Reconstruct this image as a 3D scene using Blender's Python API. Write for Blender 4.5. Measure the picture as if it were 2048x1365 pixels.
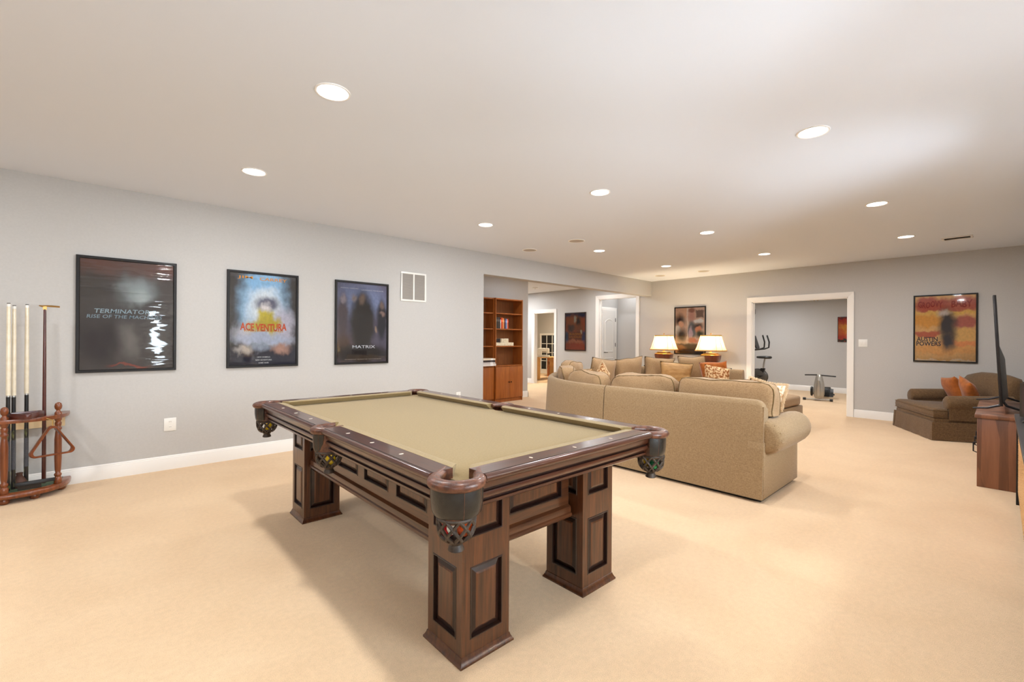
import bpy, bmesh, math, random
from mathutils import Vector, Matrix, noise

scn = bpy.context.scene
for o in list(bpy.data.objects):
    bpy.data.objects.remove(o, do_unlink=True)
col = scn.collection
R = math.radians
PI = math.pi

# ------------------------------------------------------------------ camera
FPX, CXP, CYP = 905.728, 1027.12, 678.98          # focal length and principal point in 2048x1365 pixels
CAM_H, YAW, ROLL = 1.3337, 0.8208, 0.0065
cam = bpy.data.objects.new('camera', bpy.data.cameras.new('camera'))
col.objects.link(cam)
cam.data.sensor_width = 36.0
cam.data.lens = FPX / 2048 * 36.0
cam.data.shift_x = -(CXP - 1024) / 2048
cam.data.shift_y = -(682.5 - CYP) / 2048
cam.data.clip_start = 0.05
_f = Vector((math.cos(YAW), math.sin(YAW), 0)); _r0 = Vector((math.sin(YAW), -math.cos(YAW), 0)); _u0 = Vector((0, 0, 1))
_r = _r0 * math.cos(ROLL) + _u0 * math.sin(ROLL)
_u = _u0 * math.cos(ROLL) - _r0 * math.sin(ROLL)
cam.matrix_world = Matrix(((_r.x, _u.x, -_f.x, 0), (_r.y, _u.y, -_f.y, 0), (_r.z, _u.z, -_f.z, CAM_H), (0, 0, 0, 1)))
scn.camera = cam

# ------------------------------------------------------------------ world, exposure
SKY = 20.0
CAN_W = 18.0
EXPOSURE = 0.14
w = bpy.data.worlds.new('sky'); scn.world = w; w.use_nodes = True
bg = w.node_tree.nodes['Background']
bg.inputs[0].default_value = (0.80, 0.91, 1.0, 1); bg.inputs[1].default_value = SKY
scn.view_settings.view_transform = 'Standard'
scn.view_settings.look = 'None'
scn.view_settings.gamma = 1.0
scn.view_settings.use_curve_mapping = False
scn.view_settings.exposure = EXPOSURE
# daylight enters by the windows in the right-hand wall; the portals only guide the sampling of the sky
WINS = [(-0.95, -0.38, .86, 2.2), (.88, 1.12, .80, 1.80), (1.36, 2.23, .86, 2.2), (3.80, 4.68, .86, 2.2)]     # x0, x1, z0, z1
for x0_, x1_, z0_, z1_ in WINS:
    pl = bpy.data.lights.new('window_portal', 'AREA'); pl.shape = 'RECTANGLE'; pl.size = x1_ - x0_; pl.size_y = z1_ - z0_
    pl.cycles.is_portal = True
    po = bpy.data.objects.new('window_portal', pl); col.objects.link(po)
    po.location = ((x0_ + x1_) / 2, -0.71, (z0_ + z1_) / 2); po.rotation_euler = (R(90), 0, 0)

# ------------------------------------------------------------------ room dimensions (metres)
YL, XB, ZC = 5.705, 9.835, 2.739
YR, XF = -0.60, -4.0
BEAM_Z, OPEN_X = 2.39, 4.645

# ------------------------------------------------------------------ materials
def lin(r, g, b):
    f = lambda c: ((c / 255 + .055) / 1.055) ** 2.4 if c > 10 else c / 255 / 12.92
    return (f(r), f(g), f(b), 1)
def new_mat(name):
    m = bpy.data.materials.new(name); m.use_nodes = True
    nt = m.node_tree; return m, nt, nt.nodes['Principled BSDF']
def N(nt, t, **kw):
    n = nt.nodes.new(t)
    for k, v in kw.items(): setattr(n, k, v)
    return n
def setin(n, **kw):
    for k, v in kw.items():
        n.inputs[k.replace('_', ' ')].default_value = v
def mat(name, c1, c2=None, scale=20, rough=.6, spec=.5, coat=0, coat_rough=.05, metal=0, bump=0, bump_scale=None,
        stretch=(1, 1, 1), detail=4, sheen=0, emit=None, emit_s=0, trans=0, lo=.35, hi=.65):
    m, nt, p = new_mat(name)
    setin(p, Roughness=rough, Metallic=metal)
    p.inputs['Specular IOR Level'].default_value = spec
    p.inputs['Coat Weight'].default_value = coat; p.inputs['Coat Roughness'].default_value = coat_rough
    p.inputs['Sheen Weight'].default_value = sheen
    p.inputs['Transmission Weight'].default_value = trans
    if emit: p.inputs['Emission Color'].default_value = emit; p.inputs['Emission Strength'].default_value = emit_s
    tc = N(nt, 'ShaderNodeTexCoord'); mp = N(nt, 'ShaderNodeMapping'); mp.inputs['Scale'].default_value = stretch
    nt.links.new(tc.outputs['Object'], mp.inputs['Vector'])
    if c2 is None: p.inputs['Base Color'].default_value = c1
    else:
        nz = N(nt, 'ShaderNodeTexNoise'); setin(nz, Scale=scale, Detail=detail)
        rp = N(nt, 'ShaderNodeValToRGB'); rp.color_ramp.elements[0].position = lo; rp.color_ramp.elements[1].position = hi
        rp.color_ramp.elements[0].color = c1; rp.color_ramp.elements[1].color = c2
        nt.links.new(mp.outputs[0], nz.inputs['Vector']); nt.links.new(nz.outputs[0], rp.inputs[0]); nt.links.new(rp.outputs[0], p.inputs['Base Color'])
    if bump:
        n2 = N(nt, 'ShaderNodeTexNoise'); setin(n2, Scale=bump_scale or scale * 3, Detail=3)
        b = N(nt, 'ShaderNodeBump'); setin(b, Strength=bump, Distance=.01)
        nt.links.new(mp.outputs[0], n2.inputs['Vector']); nt.links.new(n2.outputs[0], b.inputs['Height']); nt.links.new(b.outputs[0], p.inputs['Normal'])
    return m
def weave(name, c1, c2, scale=220, rough=.9, bump=.25):
    """woven cloth: two crossed thread waves plus mottling"""
    m, nt, p = new_mat(name); setin(p, Roughness=rough); p.inputs['Specular IOR Level'].default_value = .15; p.inputs['Sheen Weight'].default_value = .15
    tc = N(nt, 'ShaderNodeTexCoord')
    nz = N(nt, 'ShaderNodeTexNoise'); setin(nz, Scale=scale, Detail=2)
    mp = N(nt, 'ShaderNodeMapping'); mp.inputs['Scale'].default_value = (1, 1, .25); nt.links.new(tc.outputs['Object'], mp.inputs[0]); nt.links.new(mp.outputs[0], nz.inputs['Vector'])
    n3 = N(nt, 'ShaderNodeTexNoise'); setin(n3, Scale=scale, Detail=2)
    mp3 = N(nt, 'ShaderNodeMapping'); mp3.inputs['Scale'].default_value = (.22, .22, 1); nt.links.new(tc.outputs['Object'], mp3.inputs[0]); nt.links.new(mp3.outputs[0], n3.inputs['Vector'])
    ad = N(nt, 'ShaderNodeMath', operation='ADD'); nt.links.new(nz.outputs[0], ad.inputs[0]); nt.links.new(n3.outputs[0], ad.inputs[1])
    hf = N(nt, 'ShaderNodeMath', operation='MULTIPLY'); hf.inputs[1].default_value = .5; nt.links.new(ad.outputs[0], hf.inputs[0])
    rp = N(nt, 'ShaderNodeValToRGB'); rp.color_ramp.elements[0].position = .38; rp.color_ramp.elements[1].position = .62
    rp.color_ramp.elements[0].color = c1; rp.color_ramp.elements[1].color = c2
    nt.links.new(hf.outputs[0], rp.inputs[0]); nt.links.new(rp.outputs[0], p.inputs['Base Color'])
    b = N(nt, 'ShaderNodeBump'); setin(b, Strength=bump, Distance=.004); nt.links.new(hf.outputs[0], b.inputs['Height']); nt.links.new(b.outputs[0], p.inputs['Normal'])
    return m
def wood(name, c1, c2, axis='z', scale=9, rough=.35, coat=.3, spec=.5, ring=5.0):
    m, nt, p = new_mat(name); setin(p, Roughness=rough); p.inputs['Coat Weight'].default_value = coat; p.inputs['Coat Roughness'].default_value = .12
    p.inputs['Specular IOR Level'].default_value = spec
    tc = N(nt, 'ShaderNodeTexCoord'); mp = N(nt, 'ShaderNodeMapping')
    s = [ring, ring, ring]; s['xyz'.index(axis)] = ring * .07
    mp.inputs['Scale'].default_value = s
    nt.links.new(tc.outputs['Object'], mp.inputs[0])
    nz = N(nt, 'ShaderNodeTexNoise'); setin(nz, Scale=scale, Detail=6, Roughness=.6, Distortion=.6); nt.links.new(mp.outputs[0], nz.inputs['Vector'])
    rp = N(nt, 'ShaderNodeValToRGB'); rp.color_ramp.elements[0].position = .3; rp.color_ramp.elements[1].position = .7
    rp.color_ramp.elements[0].color = c1; rp.color_ramp.elements[1].color = c2
    nt.links.new(nz.outputs[0], rp.inputs[0]); nt.links.new(rp.outputs[0], p.inputs['Base Color'])
    b = N(nt, 'ShaderNodeBump'); setin(b, Strength=.02, Distance=.002); nt.links.new(nz.outputs[0], b.inputs['Height']); nt.links.new(b.outputs[0], p.inputs['Normal'])
    return m

M = {}
M['wall'] = mat('wall_paint', lin(191, 189, 186), lin(194, 192, 189), 60, .75, .25, bump=.04, bump_scale=300)
M['ceiling'] = mat('ceiling_paint', lin(226, 231, 240), None, rough=.9, spec=.1, bump=.03, bump_scale=200)
M['trim'] = mat('white_trim', lin(240, 237, 232), None, rough=.35, spec=.4)
M['door_white'] = mat('door_paint', lin(228, 226, 222), None, rough=.4, spec=.4)
def carpet():
    m, nt, p = new_mat('beige_carpet'); setin(p, Roughness=.95); p.inputs['Specular IOR Level'].default_value = .05; p.inputs['Sheen Weight'].default_value = .2
    tc = N(nt, 'ShaderNodeTexCoord')
    big = N(nt, 'ShaderNodeTexNoise'); setin(big, Scale=1.3, Detail=5, Roughness=.6, Distortion=.5)
    fine = N(nt, 'ShaderNodeTexNoise'); setin(fine, Scale=260, Detail=2)
    mid = N(nt, 'ShaderNodeTexNoise'); setin(mid, Scale=38, Detail=3)
    for n in (big, fine, mid): nt.links.new(tc.outputs['Object'], n.inputs['Vector'])
    r1 = N(nt, 'ShaderNodeValToRGB'); r1.color_ramp.elements[0].position = .3; r1.color_ramp.elements[1].position = .7
    r1.color_ramp.elements[0].color = lin(222, 189, 150); r1.color_ramp.elements[1].color = lin(232, 201, 163)
    nt.links.new(big.outputs[0], r1.inputs[0])
    r2 = N(nt, 'ShaderNodeMapRange'); setin(r2, From_Min=.25, From_Max=.75, To_Min=.86, To_Max=1.08); nt.links.new(fine.outputs[0], r2.inputs[0])
    r3 = N(nt, 'ShaderNodeMapRange'); setin(r3, From_Min=.3, From_Max=.7, To_Min=.96, To_Max=1.04); nt.links.new(mid.outputs[0], r3.inputs[0])
    mm = N(nt, 'ShaderNodeMath', operation='MULTIPLY'); nt.links.new(r2.outputs[0], mm.inputs[0]); nt.links.new(r3.outputs[0], mm.inputs[1])
    mx = N(nt, 'ShaderNodeVectorMath', operation='SCALE'); nt.links.new(r1.outputs[0], mx.inputs[0]); nt.links.new(mm.outputs[0], mx.inputs['Scale'])
    nt.links.new(mx.outputs[0], p.inputs['Base Color'])
    b = N(nt, 'ShaderNodeBump'); setin(b, Strength=.5, Distance=.006); nt.links.new(fine.outputs[0], b.inputs['Height']); nt.links.new(b.outputs[0], p.inputs['Normal'])
    return m
M['carpet'] = carpet()
M['mahog_z'] = wood('mahogany_upright', lin(48, 25, 13), lin(103, 58, 30), 'z', rough=.3, coat=.35)
M['mahog_x'] = wood('mahogany_cross', lin(46, 24, 13), lin(95, 54, 29), 'x', rough=.3, coat=.35)
M['mahog_y'] = wood('mahogany_long', lin(46, 24, 13), lin(95, 54, 29), 'y', rough=.3, coat=.35)
M['rail_x'] = wood('rail_wood_cross', lin(48, 22, 12), lin(84, 43, 25), 'x', rough=.3, coat=.4)
M['rail_y'] = wood('rail_wood_long', lin(48, 22, 12), lin(84, 43, 25), 'y', rough=.3, coat=.4)
M['glaze'] = mat('dark_glaze', lin(30, 15, 11), lin(44, 22, 15), 30, .3, coat=.3)
M['felt'] = weave('olive_cloth', lin(139, 119, 80), lin(153, 132, 92), 500, .95, .1)
M['leather_brown'] = mat('brown_leather', lin(70, 38, 25), lin(112, 66, 44), 45, .38, .5, coat=.25, coat_rough=.2, bump=.15, bump_scale=160)
M['leather_black'] = mat('black_leather', lin(27, 25, 22), lin(40, 37, 33), 40, .32, .5, coat=.2, coat_rough=.25, bump=.12, bump_scale=200)
M['strap'] = mat('net_leather', lin(52, 42, 34), lin(80, 66, 54), 50, .5, .4)
M['pearl'] = mat('pearl_inlay', lin(235, 220, 200), None, rough=.2)
M['thread'] = mat('pale_thread', lin(196, 170, 128), None, rough=.7)
M['black_frame'] = mat('black_frame', lin(20, 14, 11), None, rough=.4, coat=.1, spec=.3)
M['brown_frame'] = mat('dark_brown_frame', lin(48, 24, 16), None, rough=.3, coat=.3)
M['plastic_white'] = mat('white_plastic', lin(238, 236, 230), None, rough=.3)
M['slot'] = mat('dark_slot', lin(60, 58, 55), None, rough=.6)
M['grille'] = mat('grille_grey', lin(165, 158, 150), None, rough=.6)
M['speaker'] = mat('speaker_mesh', lin(200, 190, 180), lin(170, 160, 150), 400, .7)
M['lens'] = mat('lamp_lens', (1, 1, 1, 1), None, emit=(1, .95, .87, 1), emit_s=9)
M['can_trim'] = mat('can_trim', lin(245, 243, 240), None, rough=.4)
M['cherry'] = wood('cherry_wood', lin(142, 76, 26), lin(178, 102, 40), 'z', scale=6, rough=.4, coat=.15)
M['cherry_back'] = wood('cherry_back', lin(118, 66, 28), lin(140, 84, 38), 'z', scale=6, rough=.5, coat=.05)
M['knob_dark'] = mat('dark_knob', lin(42, 30, 22), None, rough=.35, metal=.6)
M['sofa'] = weave('tan_sofa_cloth', lin(144, 119, 87), lin(168, 142, 108), 240)
M['sofa_c'] = weave('tan_cushion_cloth', lin(152, 122, 88), lin(176, 145, 108), 240)
M['piping'] = mat('olive_piping', lin(112, 92, 62), None, rough=.9, spec=.1)
M['armchair'] = weave('brown_tweed', lin(92, 70, 48), lin(118, 92, 64), 160)
M['rust'] = mat('rust_suede', lin(148, 80, 28), lin(178, 100, 38), 14, .85, .15, bump=.1, bump_scale=60, sheen=.3)
M['gold'] = mat('gold_silk', lin(168, 126, 76), lin(196, 156, 104), 8, .5, .4, bump=.3, bump_scale=14, stretch=(1, 1, 3))
M['floral'] = mat('floral_weave', lin(226, 196, 152), lin(150, 92, 50), 34, .9, .1, lo=.45, hi=.58)
M['cream'] = mat('cream_pattern', lin(240, 222, 196), lin(196, 150, 104), 40, .9, .1, lo=.42, hi=.62)
M['fringe'] = mat('cream_fringe', lin(232, 206, 168), None, rough=.9)
M['espresso'] = wood('espresso_wood', lin(34, 22, 17), lin(54, 36, 28), 'y', rough=.35, coat=.2)
M['lamp_wood'] = wood('lamp_wood', lin(88, 40, 24), lin(128, 66, 40), 'z', rough=.35, coat=.3)
M['brass'] = mat('brass', lin(176, 140, 84), None, rough=.3, metal=1)
M['steel'] = mat('steel', lin(190, 188, 184), None, rough=.3, metal=1)
M['silver_paint'] = mat('silver_paint', lin(176, 170, 160), None, rough=.3, metal=.5)
M['gunmetal'] = mat('gunmetal', lin(92, 88, 84), None, rough=.35, metal=.5)
M['black'] = mat('black_plastic', lin(26, 24, 23), None, rough=.45)
M['black_gloss'] = mat('black_gloss', lin(16, 16, 18), None, rough=.12)
M['screen'] = mat('tv_screen', lin(10, 10, 12), None, rough=.08)
M['metal_black'] = mat('black_metal', lin(44, 42, 44), None, rough=.35, metal=.4)
M['night'] = mat('dark_glass', lin(22, 17, 15), None, rough=.06, spec=.6)
M['pine'] = wood('pine_wood', lin(202, 152, 88), lin(224, 178, 112), 'z', rough=.5, coat=.05)
M['oak'] = wood('orange_wood', lin(150, 84, 38), lin(178, 106, 52), 'y', rough=.4, coat=.1)
M['cue_rack'] = wood('rack_wood', lin(96, 46, 20), lin(140, 74, 34), 'z', rough=.3, coat=.4)
M['cue_white'] = mat('cue_shaft', lin(236, 226, 204), lin(228, 216, 190), 30, .3, coat=.3)
M['cue_butt'] = mat('cue_butt', lin(30, 30, 32), lin(120, 124, 70), 60, .3, coat=.4, stretch=(1, 1, .25), lo=.52, hi=.68)
M['cue_wrap'] = mat('cue_wrap', lin(66, 68, 74), lin(96, 96, 100), 300, .8)
M['cue_dark'] = wood('bridge_wood', lin(66, 26, 20), lin(88, 38, 28), 'z', rough=.3, coat=.4)
M['bristle'] = mat('brush_bristle', lin(34, 28, 22), lin(56, 46, 34), 200, .9)
M['chalk'] = mat('clay_brown', lin(92, 62, 50), None, rough=.8)
M['green_felt'] = mat('green_felt', lin(70, 92, 72), lin(96, 110, 84), 60, .9)
M['ply'] = mat('pale_board', lin(216, 190, 148), None, rough=.6)
M['candle'] = mat('white_wax', lin(248, 244, 236), None, rough=.5)
M['paper'] = mat('paper_pages', lin(232, 224, 206), lin(214, 204, 184), 200, .8)
M['box_cream'] = mat('printed_cream_box', lin(238, 226, 198), lin(150, 120, 80), 26, .6, stretch=(1, 1, 2.2), lo=.56, hi=.7)
M['box_dark'] = mat('dark_box', lin(46, 34, 36), None, rough=.5)

def console_wood():
    m, nt, p = new_mat('rustic_walnut'); setin(p, Roughness=.42); p.inputs['Coat Weight'].default_value = .2; p.inputs['Coat Roughness'].default_value = .2
    tc = N(nt, 'ShaderNodeTexCoord'); mp = N(nt, 'ShaderNodeMapping'); mp.inputs['Scale'].default_value = (6, 6, .6)
    nt.links.new(tc.outputs['Object'], mp.inputs[0])
    nz = N(nt, 'ShaderNodeTexNoise'); setin(nz, Scale=2.2, Detail=6, Roughness=.65); nt.links.new(mp.outputs[0], nz.inputs['Vector'])
    bl = N(nt, 'ShaderNodeTexVoronoi'); setin(bl, Scale=1.5); nt.links.new(mp.outputs[0], bl.inputs['Vector'])
    ad = N(nt, 'ShaderNodeMix', data_type='FLOAT'); ad.inputs[0].default_value = .35
    sp = N(nt, 'ShaderNodeSeparateColor'); nt.links.new(bl.outputs['Color'], sp.inputs[0])
    nt.links.new(nz.outputs[0], ad.inputs[2]); nt.links.new(sp.outputs[0], ad.inputs[3])
    rp = N(nt, 'ShaderNodeValToRGB'); rp.color_ramp.elements[0].position = .25; rp.color_ramp.elements[1].position = .75
    rp.color_ramp.elements[0].color = lin(74, 42, 28); rp.color_ramp.elements[1].color = lin(150, 98, 68)
    nt.links.new(ad.outputs[0], rp.inputs[0]); nt.links.new(rp.outputs[0], p.inputs['Base Color'])
    return m
M['walnut'] = console_wood()
def wicker_mat():
    m, nt, p = new_mat('wicker'); setin(p, Roughness=.6)
    tc = N(nt, 'ShaderNodeTexCoord'); nz = N(nt, 'ShaderNodeTexNoise'); setin(nz, Scale=40, Detail=3)
    nt.links.new(tc.outputs['Object'], nz.inputs['Vector'])
    rp = N(nt, 'ShaderNodeValToRGB'); rp.color_ramp.elements[0].color = lin(176, 126, 72); rp.color_ramp.elements[1].color = lin(222, 178, 118)
    nt.links.new(nz.outputs[0], rp.inputs[0]); nt.links.new(rp.outputs[0], p.inputs['Base Color'])
    return m
M['wicker'] = wicker_mat()
def shade_mat():
    m, nt, p = new_mat('lamp_shade'); nt.nodes.remove(p)
    out = nt.nodes['Material Output']
    d = N(nt, 'ShaderNodeBsdfDiffuse'); d.inputs[0].default_value = lin(240, 220, 180)
    t = N(nt, 'ShaderNodeBsdfTranslucent'); t.inputs[0].default_value = lin(250, 226, 176)
    mx = N(nt, 'ShaderNodeMixShader'); mx.inputs[0].default_value = .3
    nt.links.new(d.outputs[0], mx.inputs[1]); nt.links.new(t.outputs[0], mx.inputs[2]); nt.links.new(mx.outputs[0], out.inputs[0])
    return m
M['shade'] = shade_mat()
M['shade_trim'] = mat('shade_trim', lin(196, 146, 84), None, rough=.8)
def pane_mat(name, wavy=0.0):
    """clear acrylic sheet: sees through, mirrors by its angle; may be wavy"""
    m, nt, p = new_mat(name); nt.nodes.remove(p); out = nt.nodes['Material Output']
    tr = N(nt, 'ShaderNodeBsdfTransparent'); gl = N(nt, 'ShaderNodeBsdfGlossy'); gl.inputs['Roughness'].default_value = .03
    fr = N(nt, 'ShaderNodeFresnel'); fr.inputs[0].default_value = 1.5
    mx = N(nt, 'ShaderNodeMixShader')
    nt.links.new(fr.outputs[0], mx.inputs[0]); nt.links.new(tr.outputs[0], mx.inputs[1]); nt.links.new(gl.outputs[0], mx.inputs[2]); nt.links.new(mx.outputs[0], out.inputs[0])
    if wavy:
        tc = N(nt, 'ShaderNodeTexCoord'); mp = N(nt, 'ShaderNodeMapping'); mp.inputs['Scale'].default_value = (1.6, 1, 11)
        nz = N(nt, 'ShaderNodeTexNoise'); setin(nz, Scale=1.0, Detail=2, Distortion=.4)
        b = N(nt, 'ShaderNodeBump'); setin(b, Strength=1.0, Distance=wavy)
        nt.links.new(tc.outputs['Object'], mp.inputs[0]); nt.links.new(mp.outputs[0], nz.inputs['Vector']); nt.links.new(nz.outputs[0], b.inputs['Height'])
        nt.links.new(b.outputs[0], gl.inputs['Normal']); nt.links.new(b.outputs[0], fr.inputs['Normal'])
    return m
M['pane'] = pane_mat('clear_pane'); M['pane_wavy'] = pane_mat('wavy_pane', .006)

def art(name, base, blobs, distort=.05, nscale=5.0, mottle=.0):
    """flat print: soft or hard coloured shapes on a ground, edges roughened by noise, in UV space.
    blob = (kind, cx, cy, rx, ry, colour, softness)"""
    m, nt, p = new_mat(name); setin(p, Roughness=.5); p.inputs['Specular IOR Level'].default_value = .2
    uv = N(nt, 'ShaderNodeTexCoord')
    nz = N(nt, 'ShaderNodeTexNoise'); setin(nz, Scale=nscale, Detail=4); nt.links.new(uv.outputs['UV'], nz.inputs['Vector'])
    s = N(nt, 'ShaderNodeVectorMath', operation='SUBTRACT'); s.inputs[1].default_value = (.5, .5, .5); nt.links.new(nz.outputs['Color'], s.inputs[0])
    sc = N(nt, 'ShaderNodeVectorMath', operation='SCALE'); sc.inputs['Scale'].default_value = distort * 2; nt.links.new(s.outputs[0], sc.inputs[0])
    ad = N(nt, 'ShaderNodeVectorMath', operation='ADD'); nt.links.new(uv.outputs['UV'], ad.inputs[0]); nt.links.new(sc.outputs[0], ad.inputs[1])
    cur = None
    for kind, cx, cy, rx, ry, c, soft in blobs:
        a = N(nt, 'ShaderNodeVectorMath', operation='SUBTRACT'); a.inputs[1].default_value = (cx, cy, 0); nt.links.new(ad.outputs[0], a.inputs[0])
        b = N(nt, 'ShaderNodeVectorMath', operation='MULTIPLY'); b.inputs[1].default_value = (1 / rx, 1 / ry, 0); nt.links.new(a.outputs[0], b.inputs[0])
        if kind == 'e':
            l = N(nt, 'ShaderNodeVectorMath', operation='LENGTH'); nt.links.new(b.outputs[0], l.inputs[0]); d = l.outputs['Value']
        else:
            ab = N(nt, 'ShaderNodeVectorMath', operation='ABSOLUTE'); nt.links.new(b.outputs[0], ab.inputs[0])
            sx = N(nt, 'ShaderNodeSeparateXYZ'); nt.links.new(ab.outputs[0], sx.inputs[0])
            mxx = N(nt, 'ShaderNodeMath', operation='MAXIMUM'); nt.links.new(sx.outputs[0], mxx.inputs[0]); nt.links.new(sx.outputs[1], mxx.inputs[1]); d = mxx.outputs[0]
        mr = N(nt, 'ShaderNodeMapRange'); mr.interpolation_type = 'SMOOTHSTEP'; setin(mr, From_Min=1 + soft, From_Max=1 - soft, To_Min=0, To_Max=1); nt.links.new(d, mr.inputs[0])
        mx = N(nt, 'ShaderNodeMix', data_type='RGBA'); nt.links.new(mr.outputs[0], mx.inputs[0])
        if cur is None: mx.inputs[6].default_value = base
        else: nt.links.new(cur, mx.inputs[6])
        mx.inputs[7].default_value = c; cur = mx.outputs[2]
    if mottle:
        n2 = N(nt, 'ShaderNodeTexNoise'); setin(n2, Scale=26, Detail=4); nt.links.new(uv.outputs['UV'], n2.inputs['Vector'])
        mr = N(nt, 'ShaderNodeMapRange'); setin(mr, From_Min=.3, From_Max=.7, To_Min=1 - mottle, To_Max=1 + mottle); nt.links.new(n2.outputs[0], mr.inputs[0])
        v = N(nt, 'ShaderNodeVectorMath', operation='SCALE'); nt.links.new(cur, v.inputs[0]); nt.links.new(mr.outputs[0], v.inputs['Scale']); cur = v.outputs[0]
    nt.links.new(cur, p.inputs['Base Color'])
    return m

# ------------------------------------------------------------------ mesh helpers
class MB:
    def __init__(self): self.v = []; self.f = []; self.m = []; self.xf = None
    def pt(self, p):
        p = Vector(p)
        self.v.append(self.xf @ p if self.xf else p); return len(self.v) - 1
    def face(self, idx, mi=0): self.f.append(list(idx)); self.m.append(mi)
    def quad(self, a, b, c, d, mi=0): self.face([self.pt(a), self.pt(b), self.pt(c), self.pt(d)], mi)
    def box(self, x0, y0, z0, x1, y1, z1, mi=0):
        p = [self.pt(q) for q in ((x0, y0, z0), (x1, y0, z0), (x1, y1, z0), (x0, y1, z0), (x0, y0, z1), (x1, y0, z1), (x1, y1, z1), (x0, y1, z1))]
        for q in ((0, 3, 2, 1), (4, 5, 6, 7), (0, 1, 5, 4), (1, 2, 6, 5), (2, 3, 7, 6), (3, 0, 4, 7)): self.face([p[i] for i in q], mi)
        return self
    def rings(self, rings, closed=True, cap0=True, cap1=True, mi=0):
        ids = [[self.pt(p) for p in r] for r in rings]; n = len(ids[0])
        for a, b in zip(ids, ids[1:]):
            for i in range(n if closed else n - 1):
                j = (i + 1) % n; self.face([a[i], a[j], b[j], b[i]], mi)
        if cap0: self.face(ids[0][::-1], mi)
        if cap1: self.face(ids[-1], mi)
        return self
    def lathe(self, prof, cx=0, cy=0, n=20, mi=0, sx=1, sy=1, rot=0):
        self.rings([[(cx + r * sx * math.cos(2 * PI * i / n + rot), cy + r * sy * math.sin(2 * PI * i / n + rot), z) for i in range(n)] for r, z in prof], mi=mi); return self
    def tube(self, pts, r, n=8, mi=0, closed=False):
        pts = [Vector(p) for p in pts]; L = len(pts); rr = r if isinstance(r, (list, tuple)) else [r] * L
        rings = []; up = None
        for i, p in enumerate(pts):
            a = pts[(i - 1) % L] if (closed or i > 0) else pts[i]
            b = pts[(i + 1) % L] if (closed or i < L - 1) else pts[i]
            t = (b - a).normalized()
            if up is None: up = Vector((0, 0, 1)) if abs(t.z) < .9 else Vector((1, 0, 0))
            s = t.cross(up)
            if s.length < 1e-5: s = t.orthogonal()
            s.normalize(); u = s.cross(t).normalized(); up = u
            rings.append([p + (s * math.cos(2 * PI * k / n) + u * math.sin(2 * PI * k / n)) * rr[i] for k in range(n)])
        if closed: rings.append(rings[0]); self.rings(rings, cap0=False, cap1=False, mi=mi)
        else: self.rings(rings, mi=mi)
        return self
    def prism(self, poly, z0, z1, mi=0):
        return self.rings([[(x, y, z0) for x, y in poly], [(x, y, z1) for x, y in poly]], mi=mi)
    def sphere(self, c, r, n=16, m=10, mi=0, s=(1, 1, 1)):
        c = Vector(c)
        self.rings([[c + Vector((r * s[0] * math.sin(PI * j / m) * math.cos(2 * PI * i / n), r * s[1] * math.sin(PI * j / m) * math.sin(2 * PI * i / n), -r * s[2] * math.cos(PI * j / m))) for i in range(n)]
                    for j in [.02] + list(range(1, m)) + [m - .02]], mi=mi); return self
    def mesh(self, name, mats, smooth=40, bevel=0):
        me = bpy.data.meshes.new(name); me.from_pydata([tuple(p) for p in self.v], [], self.f)
        for k in mats if isinstance(mats, (list, tuple)) else [mats]: me.materials.append(M[k] if isinstance(k, str) else k)
        me.polygons.foreach_set('material_index', self.m)
        bm = bmesh.new(); bm.from_mesh(me)
        bmesh.ops.remove_doubles(bm, verts=bm.verts, dist=1e-5); bmesh.ops.recalc_face_normals(bm, faces=bm.faces)
        if bevel:
            es = [e for e in bm.edges if len(e.link_faces) == 2 and e.calc_face_angle(0) > R(25)]
            bmesh.ops.bevel(bm, geom=es, offset=bevel, segments=2, affect='EDGES', profile=.5, clamp_overlap=True)
        bm.to_mesh(me); bm.free()
        if smooth:
            me.polygons.foreach_set('use_smooth', [True] * len(me.polygons)); me.set_sharp_from_angle(angle=R(smooth))
        me.update(); return me
    def build(self, name, mats, parent=None, smooth=40, bevel=0):
        return link(name, self.mesh(name, mats, smooth, bevel), parent)
def link(name, me, parent=None, loc=None, rot=None):
    o = bpy.data.objects.new(name, me); col.objects.link(o)
    if parent: o.parent = parent
    if loc is not None: o.location = loc
    if rot is not None: o.rotation_euler = rot
    return o
def tag(o, label, cat, group=None):
    o['label'] = label; o['category'] = cat
    if group: o['group'] = group
    return o
def thing(name, label, cat, loc=(0, 0, 0), rz=0, group=None):
    o = bpy.data.objects.new(name, None); o.empty_display_size = .1; col.objects.link(o); o.location = loc; o.rotation_euler = (0, 0, rz)
    return tag(o, label, cat, group)
def struct(o, label=None):
    o['kind'] = 'structure'
    if label: o['label'] = label
    return o
def copy_tree(o, parent=None):
    c = o.copy(); col.objects.link(c); c.parent = parent
    for ch in list(o.children): copy_tree(ch, c)
    return c
def bx(name, m, b, parent=None, bevel=0):
    return MB().box(*b).build(name, m, parent, bevel=bevel)

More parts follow.
